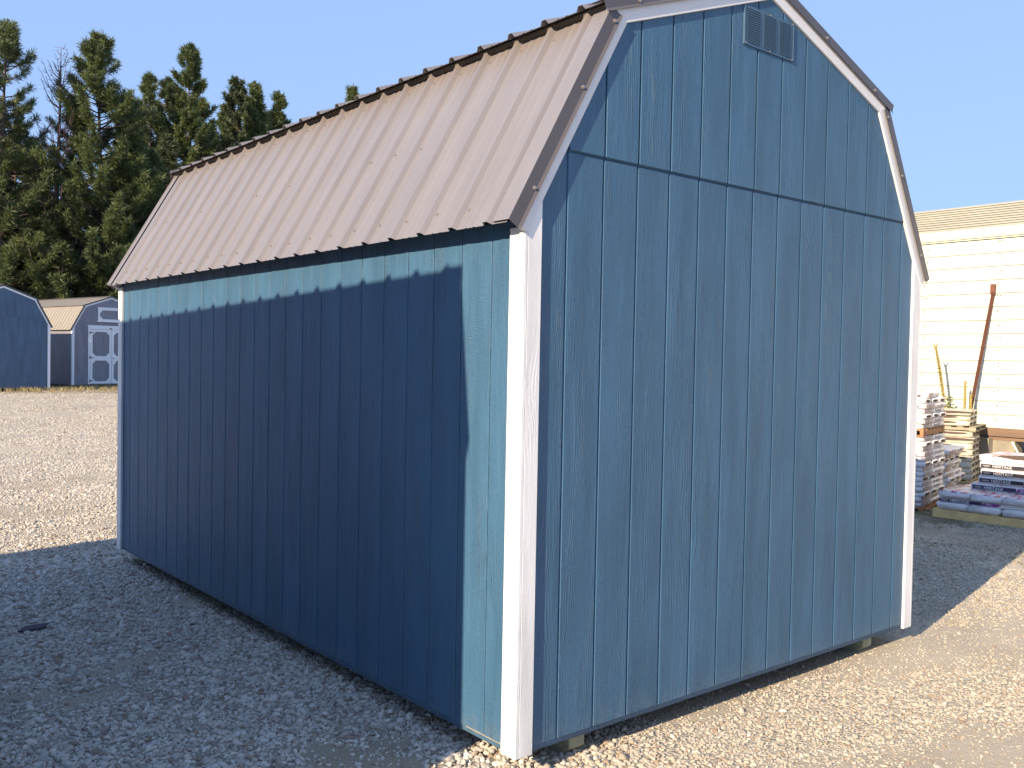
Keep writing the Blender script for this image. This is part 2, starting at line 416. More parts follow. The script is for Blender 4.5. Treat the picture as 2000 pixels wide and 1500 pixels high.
def sheet_profile(y0, y1, ribs):
    pr = [(y0, 0)]
    ev = []
    for r in ribs:
        ev += [(r-.026, 0), (r-.012, RIBH), (r+.012, RIBH), (r+.026, 0)]
        for mm_ in (.088, .1406):
            if r+mm_+.012 < y1-.01: ev += [(r+mm_-.010, 0), (r+mm_, .0035), (r+mm_+.010, 0)]
    ev = [e for e in sorted(ev) if y0+.002 < e[0] < y1-.002]
    pr += ev + [(y1, 0)]
    return pr
def gambrel_shed(origin, rz, L, mats, label, group=None, boards=True, front_door=False, near=True, cat='shed', rib0=.129):
    root = empty('gambrel_shed', origin, rz, label=label, cat=cat, group=group)
    body, trim, roofm, rtrim = mats
    g0 = .027
    # ---- gable siding, front
    def gable(yf_lo, yf_hi, back, sgn):
        def poly(x0, x1, z0, zt):
            if z0 > 2.3:
                xc = I0.x + (z0+.02-.03-I0.z)*dS.x/dS.z
                x0 = max(x0, xc); x1 = min(x1, W-xc)
                if x1-x0 < .01: return None
            bx = sorted([x0, x1] + [q for q in (BK.x, W/2, W-BK.x) if x0 < q < x1])
            top = [(x, min(zt, roofline(x)+.03)) for x in bx]
            if all(t[1] <= z0+.005 for t in top): return None
            if zt < 2.5:
                xc = I0.x + (zt-.03-I0.z)*dS.x/dS.z
                for q in (xc, W-xc):
                    if x0 < q < x1: top.append((q, zt))
                top.sort()
            return [(x0, z0), (x1, z0)] + top[::-1]
        edges = [.02] + [g0+.2032*k for k in range(1, 16) if g0+.2032*k < W-.03] + [W-.02]
        if not boards: edges = [.02, W-.02]
        for (z0, zt, yf) in ((.024, 2.387, yf_lo), (2.392, 9., yf_hi)):
            for a, b_ in zip(edges[:-1], edges[1:]):
                gx = .0034 if boards else 0
                p = poly(max(a+gx, .02), min(b_-gx, W-.02), z0, zt)
                if not p: continue
                mb = MB(); mb.prism(p, (0, yf, 0), (1,0,0), (0,0,1), (0, sgn*.011, 0))
                o = mb.build('siding_board' if boards else 'gable_wall', body, root)
                if boards: bevel(o, .0034)
        # backing sheet that closes the grooves
        pts = [(.02, .012), (W-.02, .012), (W-.02, roofline(.02)+.02), (W-BK.x, BK.z+.03), (W/2, PK.z+.03), (BK.x, BK.z+.03), (.02, roofline(.02)+.02)]
        mb = MB(); mb.prism(pts, (0, back, 0), (1,0,0), (0,0,1), (0, sgn*.03, 0)); mb.build('gable_backing', body, root)
    gable(.014, .007, .0205, 1)
    # rear gable (plain)
    pts = [(.02, .012), (W-.02, .012), (W-.02, roofline(.02)+.02), (W-BK.x, BK.z+.03), (W/2, PK.z+.03), (BK.x, BK.z+.03), (.02, roofline(.02)+.02)]
    mb = MB(); mb.prism(pts, (0, L-.018, 0), (1,0,0), (0,0,1), (0, -.03, 0)); mb.build('gable_wall', body, root)
    # flashing over the lower boards
    xz = I0.x + (2.40-I0.z)*dS.x/dS.z - .01
    mb = MB(); mb.prism([(.0205, 2.3875), (.0205, 2.3912), (.0142, 2.3912), (.0138, 2.3875)], (xz, 0, 0), (0,1,0), (0,0,1), (W-2*xz, 0, 0))
    mb.build('seam_flashing', M['drip'] if body is M['blue'] else body, root)
    # ---- long side walls
    for side in (0, 1):
        if boards and side == 0:
            ed = [L-.02] + [L-.051-.2032*k for k in range(0, 24)] + [.02]; ed = sorted(set([e for e in ed if .02 <= e <= L-.02]))
            ed = [e for i, e in enumerate(ed) if i == 0 or e-ed[i-1] > .03]
        else: ed = [.02, L-.02]
        for a, b_ in zip(ed[:-1], ed[1:]):
            gx = .003 if boards else 0
            mb = MB(); mb.box(.018, .029, a+gx, b_-gx, .024, 2.10)
            if side: mb = mir(mb)
            o = mb.build('siding_board' if (boards and side == 0) else 'side_wall', body, root)
            if boards and side == 0: bevel(o, .0024)
        if boards and side == 0: boxobj('side_backing', body, root, .0235, .05, .04, L-.04, .012, 2.10)
    # ---- floor rim, skids
    mb = MB(); mb.box(.024, W-.024, .026, L-.024, 0., .022); mb.build('floor_rim', M['rim'] if near else body, root)
    mb = MB(); mb.box(.05, W-.05, .05, L-.05, -.005, .0); mb.build('floor_underside', M['dark'], root)
    for sx in (.345, W-.345-.09):
        mb = MB(); mb.prism([(.06, -.006), (.06, -.062), (.125, -.112), (L-.1, -.112), (L-.06, -.06), (L-.06, -.006)], (sx, 0, 0), (0,1,0), (0,0,1), (.09, 0, 0))
        bevel(mb.build('skid', M['skid'], root), .003)
    # ---- white corner trims (an L of two boards)
    for cx in (0, 1):
        for cy in (0, 1):
            y0, y1 = (0, .09) if cy == 0 else (L-.09, L)
            f = MB(); f.box(0, .018, y0, y1, .0, 2.065 if near else 2.06)
            g = MB(); ya, yb = (0.0, .018) if cy == 0 else (L-.018, L)
            zc = roofline(.089)+.01
            g.prism([(.0185, 0), (.0895, 0), (.0895, zc), (.0185, roofline(.0185)+.01)], (0, ya, 0), (1,0,0), (0,0,1), (0, yb-ya, 0))
            if cx: f, g = mir(f), mir(g)
            bevel(f.build('corner_trim', trim, root), .002); bevel(g.build('corner_trim', trim, root), .002)
    # ---- fascia boards on both gables
    for ends in (0, 1):
        def Y(v): return v if ends == 0 else L-v
        for sd in (0, 1):
            for (p, d, n, l, tot, a0, hem) in ((I0, dS, nS, lS, .080, -.006, .042), (BK, dU, nU, lU, .080, 0., .055)):
                # mitred ends
                q0 = a0; mb = MB()
                if p is I0:
                    s_in = lS; s_out = isect(I0+nS*tot, dS, BK+nU*tot, dU)
                    pl = [p+d*q0, p+d*s_in, p+n*tot+d*s_out, p+n*tot+d*q0]
                else:
                    s0 = isect(BK+nU*tot, dU, I0+nS*tot, dS)
                    s1 = (W/2-(BK+nU*tot).x)/dU.x
                    pl = [p, p+d*lU, p+n*tot+d*s1, p+n*tot+d*s0]
                mb.prism([(v.x, v.z) for v in pl], (0, Y(.0175), 0), (1,0,0), (0,0,1), (0, Y(-.0035)-Y(.0175), 0))
                if sd: mb = mir(mb)
                bevel(mb.build('rake_board', M['white_rake'] if trim is M['white'] else trim, root), .002)
                # metal rake trim: face, hem and top flange
                if p is I0: t0, t1 = -.018, isect(I0+nS*OFF, dS, BK+nU*(hem+.035), dU)
                else: t0, t1 = -.116, (W/2-(BK+nU*OFF).x)/dU.x
                prof = [(OFF, -.0075), (hem+.012, -.0075), (hem, -.015), (hem-.001, -.0135), (hem+.0125, -.006), (OFF-.002, -.006), (OFF-.002, .094), (OFF, .094)]
                if p is BK: prof = [(a, b2-.0016) for a, b2 in prof]
                mb = MB(); mb.prism([(a, Y(b2)) for a, b2 in prof], p+d*t0, n, Vector((0,1,0)), d*(t1-t0))
                if sd: mb = mir(mb)
                me = mb.mesh('rake_trim', rtrim); me.materials.append(roofm)
                nv = Vector((-n.x if sd else n.x, 0, n.z))
                for pg in me.polygons:
                    if abs(pg.normal.dot(nv)) > .95: pg.material_index = 1
                at_ = me.attributes.new('lap', 'FLOAT', 'POINT'); at_.data.foreach_set('value', [2.]*len(me.vertices))
                link('rake_trim', me, root)
                # screws along the rake
                if near and ends == 0:
                    ks = ([.13, .60, .93] if p is I0 else [.07, .55, .95])
                    for q in ks:
                        c0 = p + n*(hem+.022) + d*(q*l+.02)
                        mb = MB(); mb.tube([c0+Vector((0,-.0075,0)), c0+Vector((0,-.0115,0))], .0085, 8); mb.tube([c0+Vector((0,-.0115,0)), c0+Vector((0,-.0175,0))], .0052, 6)
                        if sd: mb = mir(mb)
                        mb.build('screw', M['screw'], root)
    # ---- roof deck and ribbed panels
    nr = int((L-.13)/.2286)+1
    ribs = [rib0+.2286*k for k in range(nr)]
    sheets = []; y = rib0-.1143; k = 0
    while y < L-.05:
        y1 = min(y+.9144, L-.016)
        if L-.016-y1 < .25: y1 = L-.016
        sheets.append((max(y, .0), y1)); y = y1
    PAN = .096
    sdk = isect(I0+nS*.09, dS, BK+nU*.09, dU); udk = (W/2-(BK+nU*.09).x)/dU.x
    s_low_end = isect(I0+nS*PAN, dS, BK+nU*(PAN-.01), dU)
    for sd in (0, 1):
        mb = MB()
        mb.prism([(.06, .035), (.06, .09), (sdk-.01, .09), (sdk-.02, .035)], I0+Vector((0,.004,0)), dS, nS, (0, L-.008, 0))
        mb.prism([(-.085, .072), (-.085, .088), (udk, .088), (lU, .04), (-.02, .04)], BK+Vector((0,.004,0)), dU, nU, (0, L-.008, 0))
        if sd: mb = mir(mb)
        mb.build('roof_deck', M['dark'], root)
        for (y0, y1) in sheets:
            for (p, d, n, t0, t1) in ((I0, dS, nS, -.022, s_low_end-.004), (BK, dU, nU, -.118, (W/2-(BK+nU*PAN).x)/dU.x)):
                pr = sheet_profile(y0, y1, [r for r in ribs if y0-.02 < r < y1+.02])
                a = [(yy, PAN+h_) for yy, h_ in pr]; bt = [(yy, PAN+h_-.0016) for yy, h_ in pr][::-1]
                mb = MB(); P0 = p+d*t0; n0 = len(a)
                segs = [0., .06, .14, .3, 1.] if p is I0 else [0., 1.]
                ring = a+bt; m_ = len(ring); vs = []; lap = []
                for sg in segs[::-1]:
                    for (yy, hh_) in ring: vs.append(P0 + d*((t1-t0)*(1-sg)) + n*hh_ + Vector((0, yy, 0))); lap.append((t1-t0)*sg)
                fs = [tuple(range(m_))[::-1], tuple(range(len(vs)-m_, len(vs)))]
                for q in range(len(segs)-1):
                    for i in range(m_): fs.append((q*m_+i, q*m_+(i+1) % m_, (q+1)*m_+(i+1) % m_, (q+1)*m_+i))
                mb.add(vs, fs)
                if sd: mb = mir(mb)
                me = mb.mesh('roof_panel', roofm)
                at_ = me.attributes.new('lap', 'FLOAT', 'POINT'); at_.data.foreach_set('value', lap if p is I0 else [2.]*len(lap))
                link('roof_panel', me, root)
        if near and sd == 0:
            mb = MB()
            for j, row in enumerate((.075, .50, .93)):
                for r in ribs:
                    if j == 1 and rnd.random() < .35: continue
                    c0 = I0 + dS*(row*lS + rnd.uniform(-.008, .008)) + Vector((0, r-.045, 0)) + nS*PAN
                    mb.tube([c0, c0+nS*.002], .0075, 7); mb.tube([c0+nS*.002, c0+nS*.0065], .0048, 6)
            tag(mb.build('roof_screws', M['screw'], root), kind='stuff')
    # ridge cap
    rp = PK.z + (OFF+.004)/math.cos(math.atan2(dU.z, dU.x))
    mb = MB(); tt = dU.z/dU.x
    mb.prism([(-.15, rp-.15*tt), (0, rp), (.15, rp-.15*tt), (.15, rp-.15*tt-.004), (0, rp-.004), (-.15, rp-.15*tt-.004)], (W/2, -.016, 0), (1,0,0), (0,0,1), (0, L+.032, 0))
    mb.build('ridge_cap', rtrim, root)
    return root
M['white_rake'] = simple_mat('white_rake_board_paint', (.70, .70, .71), .45, .03, 10, 160, .0012)

shed = gambrel_shed((0, 0, 0), 0, LEN, (M['blue'], M['white'], M['roof'], M['roof_trim']),
    'large blue gambrel shed with ribbed taupe metal roof and white corner trim, nearest the camera')
# louvred gable vent
vx0, vx1, vz0, vz1 = 1.334, 1.724, 3.062, 3.247
def vent():
    mb = MB()
    cols = [(vx0+.018, vx0+.122), (vx0+.148, vx0+.250), (vx0+.274, vx0+.372)]
    xsn = [vx0] + [q for c in cols for q in c] + [vx1]
    for i in range(0, len(xsn), 2): mb.box(xsn[i], xsn[i+1], .001, .004, vz0, vz1)
    for c in cols:
        mb.box(c[0], c[1], .001, .004, vz0, vz0+.014); mb.box(c[0], c[1], .001, .004, vz1-.014, vz1)
    mb.box(vx0-.004, vx0, -.003, .011, vz0, vz1); mb.box(vx1, vx1+.004, -.003, .011, vz0, vz1)
    v = mb.build('gable_vent', M['vent'], shed)
    boxobj('backing', M['dark'], v, vx0+.002, vx1-.002, .0085, .0105, vz0+.002, vz1-.002)
    base = MB(); base.prism([(-.0042, .0), (-.0042, .0058), (.0062, .0108), (.0062, .0052)], (0,0,0), (0,1,0), (0,0,1), (.102, 0, 0))
    me = base.mesh('louver', M['vent'])
    n = 14
    for c in cols:
        for k in range(n):
            o = link('louver', me, v); o.location = (c[0], .0015, vz0+.015+k*(vz1-vz0-.030)/n)
    for (x, z) in ((vx0+.008, vz0+.006), (vx0+.20, vz0+.006), (vx1-.006, vz0+.006), (vx0+.20, vz1-.006), (vx1-.006, vz1-.006)):
        s = MB(); s.tube([(x, .001, z), (x, -.003, z)], .0045, 7); s.build('screw', M['screw'], v)
vent()
# scuffed bare edge low on the long wall near the corner
boxobj('scuffed_edge', M['raw_edge'], shed, .0172, .0225, .10, .34, .0235, .0262)

# neighbour whose shadow falls on the long wall, just outside the frame on the left
a = R(3.9)
nbx, nby = -2.08 - W*math.cos(a), -.05 - W*math.sin(a)
gambrel_shed((nbx+.0, nby-.03, .07), a, LEN, (M['blue_far'], M['white'], M['roof'], M['roof_trim']),
    'gambrel shed beside the camera whose shadow darkens the long blue wall', boards=False, near=False, rib0=.10)

# ------------------------------------------------------------------ far sheds
a = R(13)
far_blue = gambrel_shed((5.93-W*math.cos(a), 32.0-W*math.sin(a), .30), a, 7.3, (M['blue_far'], M['white_far'], M['roof_far'], M['roof_trim']),
    'navy blue gambrel shed cut off by the left edge, standing before the pines', group='sheds lined up before the pines', boards=False, near=False)
far_grey = gambrel_shed((7.33, 34.75, .30), R(12.5), 6.2, (M['grey_siding'], M['white_far'], M['roof_far'], M['roof_trim']),
    'slate grey gambrel shed with white double doors, half hidden behind the big blue shed', group='sheds lined up before the pines', boards=False, near=False)
# doors of the grey shed
def octo(x0, x1, z0, z1, c): return [(x0+c, z0), (x1-c, z0), (x1, z0+c), (x1, z1-c), (x1-c, z1), (x0+c, z1), (x0, z1-c), (x0, z0+c)]
def frame_oct(mb, x0, x1, z0, z1, c, o, y0, y1):
    """flat board x0..x1,z0..z1 with an octagonal opening inset by o"""
    oc = octo(x0+o, x1-o, z0+o, z1-o, c)
    outr = [(x0+o+c, z0), (x1-o-c, z0), (x1, z0+o+c), (x1, z1-o-c), (x1-o-c, z1), (x0+o+c, z1), (x0, z1-o-c), (x0, z0+o+c)]
    crn = {1: (x1, z0), 3: (x1, z1), 5: (x0, z1), 7: (x0, z0)}
    for i in range(8):
        j = (i+1) % 8
        p = [outr[i]] + ([crn[i]] if i in crn else []) + [outr[j], oc[j], oc[i]]
        mb.prism(p, (0, y0, 0), (1,0,0), (0,0,1), (0, y1-y0, 0))
def grey_doors():
    fx0, fx1 = .62, W-.62
    mb = MB(); mb.box(fx0, fx0+.075, -.012, .016, .03, 2.13); mb.box(fx1-.075, fx1, -.012, .016, .03, 2.13)
    mb.prism([(fx0-.03, 2.28), (fx1+.03, 2.28), (fx1+.0, 2.20), (fx1, 2.131), (fx0, 2.131), (fx0, 2.20)], (0, -.016, 0), (1,0,0), (0,0,1), (0, .032, 0))
    mb.build('door_frame', M['white_far'], far_grey)
    xm = (fx0+fx1)/2
    for (a0, a1, hx) in ((fx0+.08, xm-.006, fx0+.06), (xm+.006, fx1-.08, fx1-.06)):
        mb = MB(); mb.box(a0, a1, -.002, .012, .05, 2.12)
        d = mb.build('door', M['grey_siding'], far_grey)
        mb = MB(); frame_oct(mb, a0, a1, .05, 1.02, .13, .085, -.02, -.003); frame_oct(mb, a0, a1, 1.021, 2.12, .13, .085, -.02, -.003)
        mb.build('door_trim', M['white_far'], d)
        for hz in (.16, 1.05, 2.0):
            mb = MB(); s = 1 if hx < xm else -1
            mb.box(*sorted((hx-.012*s, hx+.02*s)), -.028, -.021, hz-.05, hz+.05)
            mb.prism([(hx, hz+.022), (hx+.16*s, hz+.006), (hx+.16*s, hz-.006), (hx, hz-.022)], (0, -.027, 0), (1,0,0), (0,0,1), (0, .006, 0))
            mb.build('hinge', M['dark'], d)
        if a1 > xm:
            mb = MB(); mb.tube([(a0+.06, -.021, 1.02), (a0+.06, -.035, 1.02)], .03, 10); mb.build('handle', M['screw'], d)
            mb = MB(); mb.prism([(a0+.03, .80), (a0+.14, .80), (a0+.15, .93), (a0+.085, .985), (a0+.02, .93)], (0, -.040, 0), (1,0,0), (0,0,1), (0, .008, 0)); mb.build('tag', M['white_far'], d)
    mb = MB(); mb.box(xm-.09, xm+.02, -.022, -.017, 2.15, 2.20); mb.build('name_plate', M['skid'], far_grey)
    # decorative transom window panel
    mb = MB(); frame_oct(mb, 1.0, W-1.0, 2.46, 2.94, .12, .07, -.016, .009)
    mb.prism([(.96, 2.98), (W-.96, 2.98), (W-1.0, 2.925), (1.0, 2.925)], (0, -.022, 0), (1,0,0), (0,0,1), (0, .030, 0))
    mb.prism([(.96, 2.42), (W-.96, 2.42), (W-1.0, 2.475), (1.0, 2.475)], (0, -.022, 0), (1,0,0), (0,0,1), (0, .030, 0))
    mb.build('transom_trim', M['white_far'], far_grey)
grey_doors()

# ------------------------------------------------------------------ cream metal building on the right
BX = 12.4; BY0, BY1 = -9., 13.
M['cream'] = simple_mat('cream_painted_siding', (.64, .63, .52), .5, .04, 1.5, 60, .0006)
M['cream_roof'] = simple_mat('cream_corrugated_roof', (.40, .385, .31), .5, .08, 2.)
M['concrete'] = simple_mat('weathered_concrete', (.30, .27, .215), .9, .25, 4, 60, .003)
M['beam'] = simple_mat('brown_sill_timber', (.20, .13, .09), .85, .25, 3, 40, .003, stretch=(1, .2, 4))
M['rust'] = simple_mat('rusty_brown_steel', (.16, .062, .038), .8, .3, 30)
bld = empty('metal_building', (BX, 2, -.1), 0, label='long cream building with horizontal metal siding, right of the blue shed', cat='building')
def bl(mb): mb.v = [(v[0]-BX, v[1]-2, v[2]+.1) for v in mb.v]; return mb
zp = .655; k = 0
seg = [(BY0, -3.0), (-3.0, BY1)]
while zp < 3.50:
    z1 = min(zp+.2050, 3.535)
    mb = MB(); mb.prism([(0, zp), (-.010, zp+.002), (0, z1-.009), (.020, z1-.007), (.020, z1), (.05, z1), (.05, zp)], (BX, BY0, 0), (1,0,0), (0,0,1), (0, BY1-BY0, 0))
    bl(mb).build('siding_plank', M['cream'], bld); zp = z1
mb = MB(); mb.box(BX+.06, BX+.30, BY0, BY1, .5, 3.6); bl(mb).build('wall_core', M['cream'], bld)
mb = MB(); mb.prism([(-.03, 3.56), (-.045, 3.60), (-.045, 3.70), (-.03, 3.71), (.10, 3.72), (.10, 3.56)], (BX, BY0-.2, 0), (1,0,0), (0,0,1), (0, BY1-BY0+.4, 0)); bl(mb).build('eave_fascia', M['cream'], bld)
mb = MB(); mb.box(BX-.012, BX+.05, BY0, BY1, 3.537, 3.553); bl(mb).build('eave_moulding', M['cream'], bld)
# roof of lapped courses up to the ridge
nlap = 10; rx0, rz0, rx1, rz1 = BX-.02, 3.712, BX+.44, 4.15
for i in range(nlap):
    t0, t1 = i/nlap, (i+1)/nlap
    ax, az, bx_, bz = rx0+(rx1-rx0)*t0, rz0+(rz1-rz0)*t0, rx0+(rx1-rx0)*t1, rz0+(rz1-rz0)*t1
    mb = MB(); mb.prism([(ax, az+.004), (ax-.014, az+.002), (ax-.014, az+.012), (bx_-.004, bz-.006), (bx_+.02, bz-.004), (bx_+.02, bz-.03), (ax+.03, az-.02)], (0, BY0-.2, 0), (1,0,0), (0,0,1), (0, BY1-BY0+.4, 0))
    bl(mb).build('roof_course', M['cream_roof'], bld)
mb = MB(); mb.prism([(BX, 3.66), (rx1+.03, rz1-.03), (rx1+3.5, rz1+.2), (rx1+7, 3.9), (rx1+7, 3.6)], (0, BY0-.1, 0), (1,0,0), (0,0,1), (0, BY1-BY0+.2, 0)); bl(mb).build('roof_slope', M['cream_roof'], bld)
mb = MB(); mb.box(BX-.05, BX+.20, BY0, 3.70, .532, .652); bl(mb).build('sill_beam', M['beam'], bld)
mb = MB(); mb.box(BX-.03, BX+.20, 3.702, BY1, .532, .652); bl(mb).build('sill_beam', M['beam'], bld)
mb = MB(); mb.box(BX-.02, BX+.18, BY0, 3.55, .475, .530); bl(mb).build('ledger_board', M['beam'], bld)
mb = MB(); mb.box(BX-.16, BX+.25, 3.49, BY1, -.4, .50); bl(mb).build('foundation_block', M['concrete'], bld)
mb = MB(); mb.box(BX-.02, BX+.25, 3.17, 3.489, -.4, .472); bl(mb).build('foundation_wall', M['concrete'], bld)
mb = MB(); mb.box(BX+.60, BX+.65, BY0, 3.17, -.4, .472); bl(mb).build('crawl_space_back', M['dark'], bld)
mb = MB(); mb.box(BX-.02, BX+.25, BY0, 2.2, -.4, .472); bl(mb).build('foundation_wall', M['concrete'], bld)
mb = MB(); mb.tube([(BX-.04, 3.20, .46), (BX-.10, 3.02, .18)], .018, 5); bl(mb).build('brace', M['cream'], bld)
mb = MB()
for yn in (4.615, 3.465, 2.3, 5.8):
    z = .70
    while z < 3.4:
        for q in range(2):
            yy = yn+rnd.uniform(-.03, .03); zz = z+.1+rnd.uniform(-.03, .03)
            mb.box(BX-.014, BX+.002, yy-.008, yy+.008, zz-.006, zz+.006)
        z += .205
tag(bl(mb).build('siding_nails', M['rust'], bld), kind='stuff')

# rusty pole leaning on the building
pole = empty('leaning_pole', (BX-.32, 3.86, -.08), 0, label='thin rusty steel pole leaning against the cream building', cat='pole')
mb = MB()
p0, p1 = Vector((0, 0, 0)), Vector((.29, -.33, 2.90))
mb.prism([(-.020, -.020), (.020, -.020), (.020, -.015), (-.014, -.015), (-.014, .020), (-.020, .020)], p0, (1,0,0), (0,1,0), p1-p0)
mb.prism([(-.02, -.02), (-.014, -.02), (-.014, .02), (-.02, .02)], p0, (1,0,0), (0,1,0), (p1-p0)*.99)
mb.build('shaft', M['rust'], pole)
mb = MB(); mb.box(p1.x-.03, p1.x+.01, p1.y-.015, p1.y+.055, p1.z-.14, p1.z+.02); bevel(mb.build('bracket', M['rust'], pole), .004)

# ------------------------------------------------------------------ shingle bundles, pallets
M['wrap'] = simple_mat('white_shingle_wrapper', (.74, .72, .72), .40, .06, 12, 20, .016, rnd_var=.06)
M['wrap_dirty'] = simple_mat('yellowed_shingle_wrapper', (.50, .47, .38), .5, .14, 12, 30, .008, rnd_var=.1)
M['shingle'] = simple_mat('brown_asphalt_shingle', (.105, .072, .06), .95, .35, 60, 200, .002)
M['print_brown'] = None
M['pallet'] = simple_mat('pale_pallet_pine', (.72, .50, .22), .8, .2, 6, 60, .001, rnd_var=.15)
M['pallet_grey'] = simple_mat('weathered_pallet_wood', (.33, .28, .20), .85, .25, 6, rnd_var=.15)
M['pallet_old'] = simple_mat('orange_pallet_wood', (.40, .20, .09), .8, .25, 6, rnd_var=.15)
M['navy'] = simple_mat('navy_label_ink', (.035, .022, .075), .45, .1)
M['black'] = simple_mat('charcoal_label_ink', (.035, .030, .036), .45, .1)
M['purple'] = simple_mat('purple_label_ink', (.25, .035, .28), .45, .1)
M['ink_white'] = simple_mat('white_lettering', (.78, .77, .76), .5, .02)
M['ink_grey'] = simple_mat('grey_print', (.30, .24, .25), .6, .1)
def print_mat():
    m, nt, b = newmat('brown_printed_wrapper')
    tc = N(nt, 'ShaderNodeTexCoord'); P = tc.outputs['Object']
    n1 = noi(nt, vmul(nt, P, (9., 9., 40.)), 1., 4, .7); n2 = noi(nt, vmul(nt, P, (40., 40., 90.)), 1., 2, .6)
    c = mixc(nt, mrange(nt, n1, .38, .62), (.20, .14, .13), (.46, .40, .39))
    c = mixc(nt, mrange(nt, n2, .52, .62, 0., .7), c, (.68, .65, .65))
    nt.links.new(c, b.inputs['Base Color']); setv(b, Roughness=.5); return m
M['print_brown'] = print_mat()
def red_mat():
    m, nt, b = newmat('red_chevron_wrapper')
    tc = N(nt, 'ShaderNodeTexCoord'); P = tc.outputs['Object']
    sp = N(nt, 'ShaderNodeSeparateXYZ'); nt.links.new(P, sp.inputs[0])
    zig = mth(nt, 'PINGPONG', mth(nt, 'MULTIPLY', sp.outputs[0], 1.), .06)
    st = mth(nt, 'FRACT', mth(nt, 'MULTIPLY', mth(nt, 'ADD', mth(nt, 'MULTIPLY_ADD', noi(nt, P, 8., 2), .09, zig), sp.outputs[1]), 9.))
    k1 = mrange(nt, st, .42, .47)
    gate = mrange(nt, noi(nt, P, 7., 2), .46, .52)
    ge = N(nt, 'ShaderNodeNewGeometry'); sn = N(nt, 'ShaderNodeSeparateXYZ'); nt.links.new(ge.outputs['Normal'], sn.inputs[0])
    up = mrange(nt, sn.outputs[2], .55, .75)
    c = mixc(nt, mth(nt, 'MULTIPLY', mth(nt, 'MULTIPLY', k1, gate), up), (.76, .73, .75), (.62, .075, .045))
    c = mixc(nt, mth(nt, 'MULTIPLY', up, mrange(nt, noi(nt, vmul(nt, P, (5., 14., 5.)), 1., 3), .60, .66, 0., .8)), c, (.16, .07, .22))
    nt.links.new(c, b.inputs['Base Color']); setv(b, Roughness=.4)
    nt.links.new(bump(nt, noi(nt, P, 20., 4, .6), .018, 1.), b.inputs['Normal']); return m
M['red'] = red_mat()
def puff(Lx, Ly, t, seed, amp=.004, nxs=12, nys=5, sag=.0):
    """a soft wrapped bundle: box with rounded, crumpled skin; base centre at the origin"""
    r = random.Random(seed); mb = MB(); rings = []
    prof = []   # section in y,z
    hy, hz = Ly/2, t
    for (py, pz) in ((-hy+.012, 0), (0, 0), (hy-.012, 0), (hy, .014), (hy+.002, hz*.5), (hy, hz-.014), (hy-.014, hz), (0, hz+.003), (-hy+.014, hz), (-hy, hz-.014), (-hy-.002, hz*.5), (-hy, .014)):
        prof.append((py, pz))
    for i in range(nxs+1):
        f = i/nxs; x = -Lx/2 + Lx*f; e = 1. if 0 < i < nxs else .93
        off = seed*3.1
        ring = []
        for (py, pz) in prof:
            nn = noise.noise(Vector((x*9+off, py*11, pz*30)))*amp*2; n2 = noise.noise(Vector((x*22, py*22+off, pz*25)))*amp*1.3
            zc = (pz-hz/2)*e + hz/2
            ring.append((x + (n2 if i in (0, nxs) else 0), py*(e*.5+.5) + nn, max(0.0005, zc + n2*.6 if pz > .001 else zc)))
        rings.append(ring)
    n = len(prof); vs = [v for rg in rings for v in rg]
    fs = [tuple(range(n))[::-1], tuple(range(nxs*n, nxs*n+n))]
    for i in range(nxs):
        for k in range(n): fs.append((i*n+k, i*n+(k+1) % n, (i+1)*n+(k+1) % n, (i+1)*n+k))
    mb.add(vs, fs); return mb
def lens(cx, cz, w_, h_, n=12, seed=0):
    r = random.Random(seed); return [(cx + w_/2*math.cos(2*math.pi*k/n), cz + h_/2*math.sin(2*math.pi*k/n)*(1+r.uniform(-.25, .25))) for k in range(n)]
ORD = ['bottom', 'second', 'third', 'fourth', 'fifth', 'sixth', 'seventh', 'eighth', 'ninth', 'tenth', 'eleventh', 'twelfth', 'thirteenth', 'fourteenth', 'fifteenth', 'sixteenth', 'seventeenth', 'eighteenth', 'nineteenth', 'topmost']
_long = {}
def long_bundle(t, seed, style):
    """prototype lying along local X, long printed face toward -Y"""
    key = (t, seed, style)
    if key in _long: return _long[key]
    mat = M['wrap_dirty'] if style == 'old' else M['wrap']
    parts = [('wrapper', puff(.98, .335, t, seed, .006 if style == 'old' else .0025).mesh('wrapper', mat, True))]
    y = -.172
    if style == 'print':
        mb = MB(); mb.box(-.47, -.10, y-.003, y+.006, .006, t-.006); parts.append(('printed_panel', mb.mesh('printed_panel', M['print_brown'])))
        mb = MB()
        for (ax, bx2, az, bz) in ((.02, .05, .35, .7), (.055, .10, .35, .55), (.14, .17, .3, .65), (.20, .30, .55, .68), (.20, .28, .3, .42)):
            mb.box(ax, bx2, y-.003, y+.006, t*az, t*bz)
        parts.append(('small_print', mb.mesh('small_print', M['ink_grey'])))
    if style == 'old':
        mb = MB(); mb.prism(lens(.05+.1*(seed-1.5), t*.72, .66, t*.42, 14, seed), (0, y+.006, 0), (1,0,0), (0,0,1), (0, -.018, 0)); parts.append(('torn_gap', mb.mesh('torn_gap', M['shingle'])))
    # dark open ends
    for sx in (-1, 1):
        mb = MB(); mb.prism(lens(0, t*.5, .20, t*.55, 10, seed+sx), (sx*.492, 0, 0), (0,1,0), (0,0,1), (sx*.006, 0, 0)); parts.append(('open_end', mb.mesh('open_end', M['shingle'])))
    _long[key] = parts; return parts
def place_bundle(parts, loc, rz, label, group):
    if len(parts) == 1: o = link('shingle_bundle', parts[0][1]); o.location = loc; o.rotation_euler = (0,0,rz)
    else:
        o = empty('shingle_bundle', loc, rz)
        for nm, me in parts: link(nm, me, o)
    return tag(o, label=label, cat='shingle bundle', group=group)
